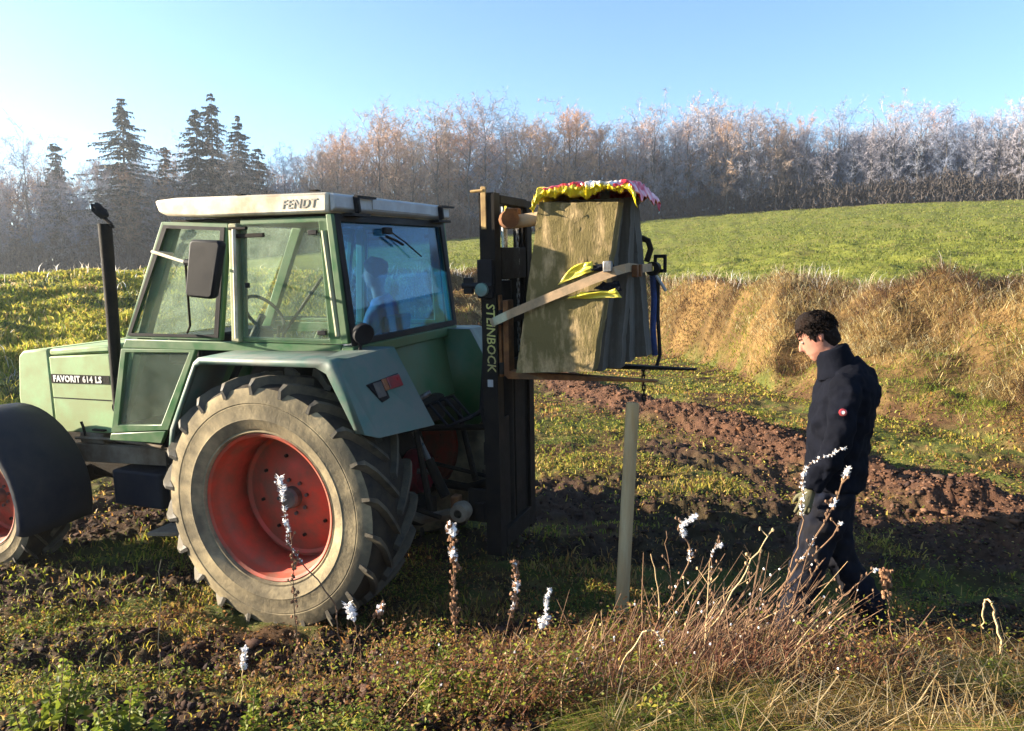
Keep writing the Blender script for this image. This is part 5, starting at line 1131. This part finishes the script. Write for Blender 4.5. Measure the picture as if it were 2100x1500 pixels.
def ridge_soil():
    # earth clods thrown up along the furrow and the churned strip near the wheels
    base = MB().blob((0, 0, 0), (1, 1, 1), 1, 6); 
    def clods(x, y, s, seed):
        n = len(x); rg = np.random.default_rng(seed); proto = []
        for k in range(8):
            b = MB().blob((0, 0, 0), (1, .75, .5), k*3+1, 5); b.v = [(vx*(1+.5*sin(7*vz+k)), vy*(1+.4*cos(5*vx+k)), vz*(1+.4*sin(4*vy+2*k))) for vx, vy, vz in b.v]; proto.append((np.array(b.v), np.array(b.f)))
        z = height(x, y); Vs = []; Fs = []; off = 0; cs = []
        for k in range(8):
            i = np.arange(k, n, 8); pv_, pf = proto[k]; a = rg.uniform(0, 6.28, len(i)); c_, s_ = np.cos(a)[:, None], np.sin(a)[:, None]; q = s[i][:, None]
            X = (pv_[None, :, 0]*c_-pv_[None, :, 1]*s_)*q+x[i][:, None]; Y = (pv_[None, :, 0]*s_+pv_[None, :, 1]*c_)*q+y[i][:, None]; Z = pv_[None, :, 2]*q*rg.uniform(.6, 1.3, (len(i), 1))+z[i][:, None]+q*.15
            V = np.stack([X, Y, Z], -1).reshape(-1, 3); Vs.append(V); F = (pf[None]+np.arange(len(i))[:, None, None]*len(pv_)).reshape(-1, 4)+off; Fs.append(F); off += len(V)
            cc = np.array([[.105, .052, .028]])*rg.uniform(.3, 1.4, (len(i), 1))*np.array([1, 1, 1])+rg.uniform(0, .02, (len(i), 1)); cs.append(np.repeat(cc, len(pv_), 0))
        return np.concatenate(Vs), np.concatenate(Fs), np.concatenate(cs)
    P = RIDGE; seg = np.diff(P, axis=0); L = np.hypot(seg[:, 0], seg[:, 1]); wgt = L/np.maximum(3, P[:-1, 1])**1.2; wgt /= wgt.sum()
    n = 15000; k = RNG.choice(len(L), n, p=wgt); t = RNG.random(n); p = P[:-1][k]+seg[k]*t[:, None]; nr = np.stack([-seg[k][:, 1], seg[k][:, 0]], 1)/L[k][:, None]
    o = RNG.normal(0, .42, n)*np.where(p[:, 1] < 9, 1.9, 1); x = p[:, 0]+nr[:, 0]*o; y = p[:, 1]+nr[:, 1]*o; s = RNG.gamma(.9, .009, n)+.004+.0003*y
    V, F, cs = clods(x, y, s, 3)
    m = leafmat('red_brown_soil', 0.0, .95, spec=.1)
    tag(rawmesh('soil_clods', V, [F], m, cs), 'reddish brown clods of earth along the dug furrow', 'soil', None, 'stuff')
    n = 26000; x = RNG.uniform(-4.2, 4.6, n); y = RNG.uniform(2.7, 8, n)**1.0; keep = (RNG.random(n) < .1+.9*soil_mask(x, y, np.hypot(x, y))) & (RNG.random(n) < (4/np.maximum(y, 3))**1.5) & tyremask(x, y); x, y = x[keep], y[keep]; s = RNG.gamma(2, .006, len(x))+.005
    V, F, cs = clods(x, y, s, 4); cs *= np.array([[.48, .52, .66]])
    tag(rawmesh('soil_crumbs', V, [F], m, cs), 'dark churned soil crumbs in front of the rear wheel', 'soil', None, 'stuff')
ridge_soil()
def foreground():
    def dens(x, y): return np.ones(len(x))
    # right: straw thatch
    n = 150000; x, y, R, a = polar(n, -2, 40, 2.4, 5.2); gx = sstep(.1, .9, x/np.maximum(R, .1)*2.2+.35*(fbm(x, y, 2, 3, 71)-.5)*2-.05*0)
    keep = (RNG.random(n) < gx) & (y < 3.30+.30*(x-.6)+.35*fbm(x, y, 3, 2, 72)); x, y, R = x[keep], y[keep], R[keep]; n = len(x)
    col = pick(n, STRAW+YG, [3, 4, 4, 2, 2, 1, 2, 1]); g = clumpy(x, y, 1.6, 73, .5, .66); cg = pick(n, GREENS, [2, 3, 4, 1]); m = RNG.random(n) < g*.7; col[m] = cg[m]; db = clumpy(x, y, 1.3, 74, .44, .60); cb = pick(n, BROWN, [2, 2, 3, 1]); m = RNG.random(n) < db*.75; col[m] = cb[m]
    blades('dry_grass', x, y, RNG.uniform(.03, .13, n)*(.4+1.2*fbm(x, y, 3, 2, 75)), RNG.uniform(.002, .0045, n), RNG.uniform(.8, 2.8, n), col, bend=.9, ldir=RNG.normal(2.6, 1.2, n), label='flattened dry grass in the lower right foreground')
    # long lying straws
    n = 1500; x, y, R, a = polar(n, 0, 40, 2.5, 4.6); keep = (y < 3.35+.30*(x-.6)) & (x > .3) ; x, y = x[keep], y[keep]; n = len(x)
    blades('loose_straw', x, y, RNG.uniform(.10, .26, n), RNG.uniform(.0025, .005, n), RNG.uniform(1.4, 3.2, n), pick(n, STRAW, [4, 2, 1, 5]), bend=.95, ldir=RNG.normal(.5, .9, n), zoff=.03, label='long loose straws lying across the foreground')
    # left: sparse moss, weeds, soil showing
    n = 120000; x, y, R, a = polar(n, -40, 8, 2.6, 6.2); keep = (RNG.random(n) < .06+.8*clumpy(x, y, 2.2, 81, .44, .62)) & tyremask(x, y) & (RNG.random(n) > soil_mask(x, y, R)*.92) & (RNG.random(n) < .25+.75*clumpy(x, y, .8, 85, .38, .56)); x, y, R = x[keep], y[keep], R[keep]; n = len(x)
    col = pick(n, YG+BROWN, [4, 4, 3, 3, 4, 3, 4, 2]); g = clumpy(x, y, 1.4, 82, .5, .64); cg = pick(n, GREENS, [3, 4, 2, 2]); m = RNG.random(n) < g*.8; col[m] = cg[m]
    blades('tufted_grass', x, y, RNG.uniform(.012, .055, n), RNG.uniform(.003, .009, n), RNG.uniform(.2, 1.4, n), col, label='sparse tufted grass and moss over the churned soil at the left')
    n = 46000; x, y, R, a = polar(n, -40, 14, 2.5, 6.0); c = clumpy(x, y, 1.5, 83, .50, .66); keep = (RNG.random(n) < c) & tyremask(x, y) & (y < 5.6); x, y, R, c = x[keep], y[keep], R[keep], c[keep]; n = len(x)
    z = height(x, y)+RNG.random(n)*(.02+.13*c*np.clip((4.4-y)/1.2, .15, 1)); leaves('leafy_weeds', np.stack([x, y, z], 1), RNG.uniform(.012, .032, n), pick(n, GREENS+YG+BROWN, [4, 6, 5, 2, 2, 1, 1, 1, 1, 1, 1, 0]), 'small green leafy weeds in the left foreground')
    # dead leaf litter and curled brown leaves
    n = 30000; x, y, R, a = polar(n, -40, 40, 2.6, 6.5); keep = RNG.random(n) < clumpy(x, y, 1.8, 84, .42, .6); x, y = x[keep], y[keep]; n = len(x)
    leaves('dead_leaves', np.stack([x, y, height(x, y)+RNG.random(n)*.03], 1), RNG.uniform(.012, .034, n), pick(n, BROWN+STRAW, [4, 3, 4, 2, 0, 1, 1, 0]), 'withered brown leaves scattered over the foreground soil', 'leaf litter', flat=1.2)
foreground()
def bramble():
    # reddish dead tangle in the lower centre
    n = 3000; x = RNG.normal(.7, .45, n); y = RNG.uniform(2.9, 4.0, n); keep = (x > -.9) & (x < 1.9); x, y = x[keep], y[keep]; n = len(x)
    blades('dead_tangle', x, y, RNG.uniform(.08, .30, n)*(.5+fbm(x, y, 2.5, 2, 91)), RNG.uniform(.0025, .0055, n), RNG.uniform(.3, 1.5, n), pick(n, [(.15, .055, .03), (.22, .10, .05), (.10, .045, .03), (.34, .22, .12)], [4, 3, 4, 1]), bend=.6, ldir=RNG.normal(.6, .9, n), label='tangle of reddish brown dead stalks in the lower centre', cat='dead stalks')
    n = 30000; x = RNG.normal(.4, .8, n); y = RNG.uniform(2.8, 4.1, n); keep = RNG.random(n) < clumpy(x, y, 2, 93, .38, .6); x, y = x[keep], y[keep]; n = len(x)
    leaves('withered_foliage', np.stack([x, y, height(x, y)+RNG.random(n)**1.3*.30], 1), RNG.uniform(.010, .026, n), pick(n, BROWN+GREENS+YG, [5, 4, 4, 2, 1, 2, 2, 0, 1, 0, 0, 0]), 'withered small leaves among the dead stalks in the lower centre', 'dead leaves', flat=1.3)
bramble()
def stalks():
    rnd = random.Random(77); mb1 = MB(); mb2 = MB(); fr = MB()
    for k in range(300):
        cl = rnd.random()
        if cl < .5: x = rnd.gauss(1.02, .26); y = rnd.uniform(3.2, 3.75)
        elif cl < .75: x = rnd.gauss(.45, .30); y = rnd.uniform(3.1, 3.8)
        else: x = rnd.uniform(-.6, 1.6); y = rnd.uniform(2.9, 3.8)
        z = float(height(np.array([x]), np.array([y]))[0])-.02; l = rnd.uniform(.15, .62)*(1.15 if cl < .5 else .8); ang = rnd.gauss(.55, .32) if cl < .75 else rnd.gauss(.3, .6)
        p0 = Vector((x, y, z)); d = Vector((sin(ang), rnd.uniform(-.25, .25), cos(ang))); p1 = p0+d*l*.5+Vector((0, 0, l*.03)); p2 = p0+d*l+Vector((rnd.uniform(-.03, .06), 0, -l*.04)); r_ = rnd.uniform(.0014, .0036)
        m_ = mb1 if rnd.random() < .84 else mb2; m_.tube([p0, p1, p2], [r_, r_*.8, r_*.4], 4)
        for q in range(rnd.randint(0, 4)):
            b = p0.lerp(p2, rnd.uniform(.35, .95)); e = Vector((rnd.uniform(-.5, .8), rnd.uniform(-.4, .4), rnd.uniform(.1, 1))).normalized()*rnd.uniform(.03, .12); m_.tube([b, b+e], [r_*.5, r_*.2], 3)
            if rnd.random() < .12: fr.blob(b+e, (.005, .0045, .006), rnd.random(), 5)
            elif rnd.random() < .3: m_.blob(b+e, (.006, .006, .008), rnd.random(), 4)
    tag(mb1.build('dead_stalks', 'stem', None, smooth=0), 'thicket of slanting reddish brown dead stalks in the lower centre', 'dead stalks', None, 'stuff')
    tag(mb2.build('straw_stalks', 'straw', None, smooth=0), 'pale slanting straw stalks mixed into the brown thicket', 'straw stalks', None, 'stuff')
    tag(fr.build('frost_tufts', 'frost', None, smooth=0), 'white frost tufts on the tips of the brown thicket', 'frost', None, 'stuff')
stalks()
def weed_plant(x, y, h, seed, label):
    rnd = random.Random(seed); z0 = float(height(np.array([x]), np.array([y]))[0]); root = empty('leafy_weed', (x, y, z0-.02)); tag(root, label, 'weed', 'leafy green weeds at the bottom left')
    for s in range(7):
        dx, dy = rnd.gauss(0, .05), rnd.gauss(0, .05); hh = h*rnd.uniform(.6, 1.05); top = Vector((dx*2, dy*2, hh))
        MB().tube([(dx, dy, 0), top], [.004, .002], 4).build('stem', 'stem', root)
        V = []; m = 40; P = []; S = []
        for k in range(m):
            t = .25+.75*k/m; p = Vector((dx, dy, 0)).lerp(top, t); a = k*1.57+rnd.uniform(-.4, .4); r_ = .035*(1.2-t*.8); P.append(p+Vector((cos(a)*r_, sin(a)*r_, 0))); S.append(.062*(1.25-t*.8)*rnd.uniform(.7, 1.2))
        P = np.array(P); o = leaves('foliage', P, np.array(S), pick(m, GREENS, [2, 5, 5, 1]), flat=.7)
        for kk in ('kind', 'category', 'label'):
            if kk in o: del o[kk]
        o.parent = root
weed_plant(-2.02, 3.12, .34, 1, 'leafy green weed in the bottom left corner'); weed_plant(-1.66, 3.02, .36, 2, 'leafy green weed, second from the bottom left corner')
weed_plant(-1.12, 3.0, .26, 3, 'leafy green weed at the bottom edge below the rear wheel'); weed_plant(-.38, 3.30, .24, 4, 'leafy green weed in the bottom centre beside the dead tangle')
weed_plant(.35, 3.45, .24, 5, 'leafy green weed among the brown stalks below the fence post')
def banks():
    # right hand bank: tall tan grass
    n = 230000; x, y, R, a = polar(n, -13, 37, 11.5, 33, .8); az_, R_, rf, rc = zones(x, y); t = (R-rf)/(rc-rf)
    keep = (t > .12+.2*(RNG.random(n)-.5)) & (t < 1.06) & (RNG.random(n) < .55+.45*clumpy(x, y, .9, 101, .34, .5)); x, y, R, t = x[keep], y[keep], R[keep], t[keep]; n = len(x)
    col = pick(n, STRAW+BROWN, [5, 6, 3, 3, 1, 1, 2, 0]); g = clumpy(x, y, .55, 102, .47, .58)*(1-.3*t)+(t < .28)*.75; cg = pick(n, GREENS+YG, [2, 4, 4, 1, 3, 2, 3, 1]); m = RNG.random(n) < g*.8; col[m] = cg[m]
    db = clumpy(x, y, .5, 104, .50, .60); cb = pick(n, BROWN, [2, 2, 1, 2]); mm = RNG.random(n) < db*.8; col[mm] = cb[mm]
    rb_ = sstep(.35, .8, t)*.35*clumpy(x, y, .4, 106, .42, .6); cr_ = pick(n, [(.22, .11, .06), (.30, .17, .09), (.17, .09, .05), (.36, .25, .16)], [3, 4, 2, 2]); mr_ = RNG.random(n) < rb_; col[mr_] = cr_[mr_]; col = col*np.array([[1.12, 1.28, 1.35]]); hh = RNG.uniform(.10, .36, n)*(.45+1.1*fbm(x, y, .8, 3, 103)); hh[m] *= .45
    blades('bank_grass', x, y, hh, np.maximum(.006, .0007*R)*RNG.uniform(.7, 1.3, n), RNG.uniform(.5, 1.9, n), col, bend=.8, ldir=RNG.normal(3.8, 1.3, n), label='tall tan dry grass on the bank behind the person')
    # bleached frosty reeds along the top of the bank
    n = 30000; x, y, R, a = polar(n, -12, 37, 15, 33); az_, R_, rf, rc = zones(x, y); t = (R-rf)/(rc-rf); pr = clumpy(x, y, 1.2, 105, .45, .62)*np.interp(np.degrees(a), [-12, 8, 12, 22, 36], [1, 1, 1, .5, .2])
    keep = (t > .80) & (t < 1.06) & (RNG.random(n) < .12+pr); x, y, R = x[keep], y[keep], R[keep]; n = len(x)
    blades('frosted_reeds', x, y, RNG.uniform(.15, .6, n), np.maximum(.006, .00055*R), RNG.uniform(.1, .9, n), pick(n, [(.65, .58, .48), (.55, .45, .3), (.75, .75, .75)], [3, 4, 2]), label='bleached frosted reeds along the top of the bank', cat='reeds')
    # left meadow slope
    n = 170000; x, y, R, a = polar(n, -42, -9, 11.5, 32, .8); az_, R_, rf, rc = zones(x, y); t = (R-rf)/(rc-rf)
    keep = (t > .05) & (t < 1.03) & (RNG.random(n) < .3+.7*clumpy(x, y, 1.1, 111, .36, .55)); x, y, R, t = x[keep], y[keep], R[keep], t[keep]; n = len(x)
    col = pick(n, YG+GREENS, [5, 4, 4, 1, 1, 2, 4, 0]); s_ = clumpy(x, y, .5, 112, .58, .72)*.6; cs = pick(n, STRAW+[(.5, .45, .33)], [3, 3, 1, 2, 1]); m = RNG.random(n) < s_*.7; col[m] = cs[m]
    db = clumpy(x, y, .8, 113, .56, .66); cb = pick(n, [(.05, .07, .03), (.08, .09, .03)], [1, 1]); m = RNG.random(n) < db*.6; col[m] = cb[m]
    col = col*1.35
    blades('meadow_growth', x, y, .10+.16*RNG.random(n)*fbm(x, y, .9, 2, 114)*2, .0022*R*RNG.uniform(.5, 1.2, n), RNG.uniform(.2, 1.2, n), col, label='yellow green leafy growth on the slope left of the tractor', cat='weeds')
    n = 4500; x, y, R, a = polar(n, -42, -9, 14, 33); az_, R_, rf, rc = zones(x, y); t = (R-rf)/(rc-rf); keep = (t > .2) & (t < 1.05) & (RNG.random(n) < clumpy(x, y, .45, 115, .52, .64)+(t > .9)*.3); x, y, R = x[keep], y[keep], R[keep]; n = len(x)
    blades('meadow_stalks', x, y, RNG.uniform(.15, .5, n), np.maximum(.006, .0009*R), RNG.uniform(.1, .8, n), pick(n, [(.7, .62, .5), (.6, .5, .36), (.75, .74, .72)], [3, 3, 2]), label='pale frosted stalks standing in the left meadow', cat='dry stalks')
    # young corn of the green field just beyond the bank
    n = 120000; x, y, R, a = polar(n, -12, 37, 16, 109, .8); az_, R_, rf, rc = zones(x, y); keep = (R > rc*1.0) & (RNG.random(n) < .8); x, y, R = x[keep], y[keep], R[keep]; n = len(x)
    blades('young_crop', x, y, RNG.uniform(.05, .11, n), .0011*R, RNG.uniform(.2, .9, n), pick(n, [(.125, .15, .022), (.16, .18, .03), (.09, .115, .02), (.21, .18, .05)], [4, 4, 2, 1]), label='young green crop of the field above the bank', cat='crop')
banks()
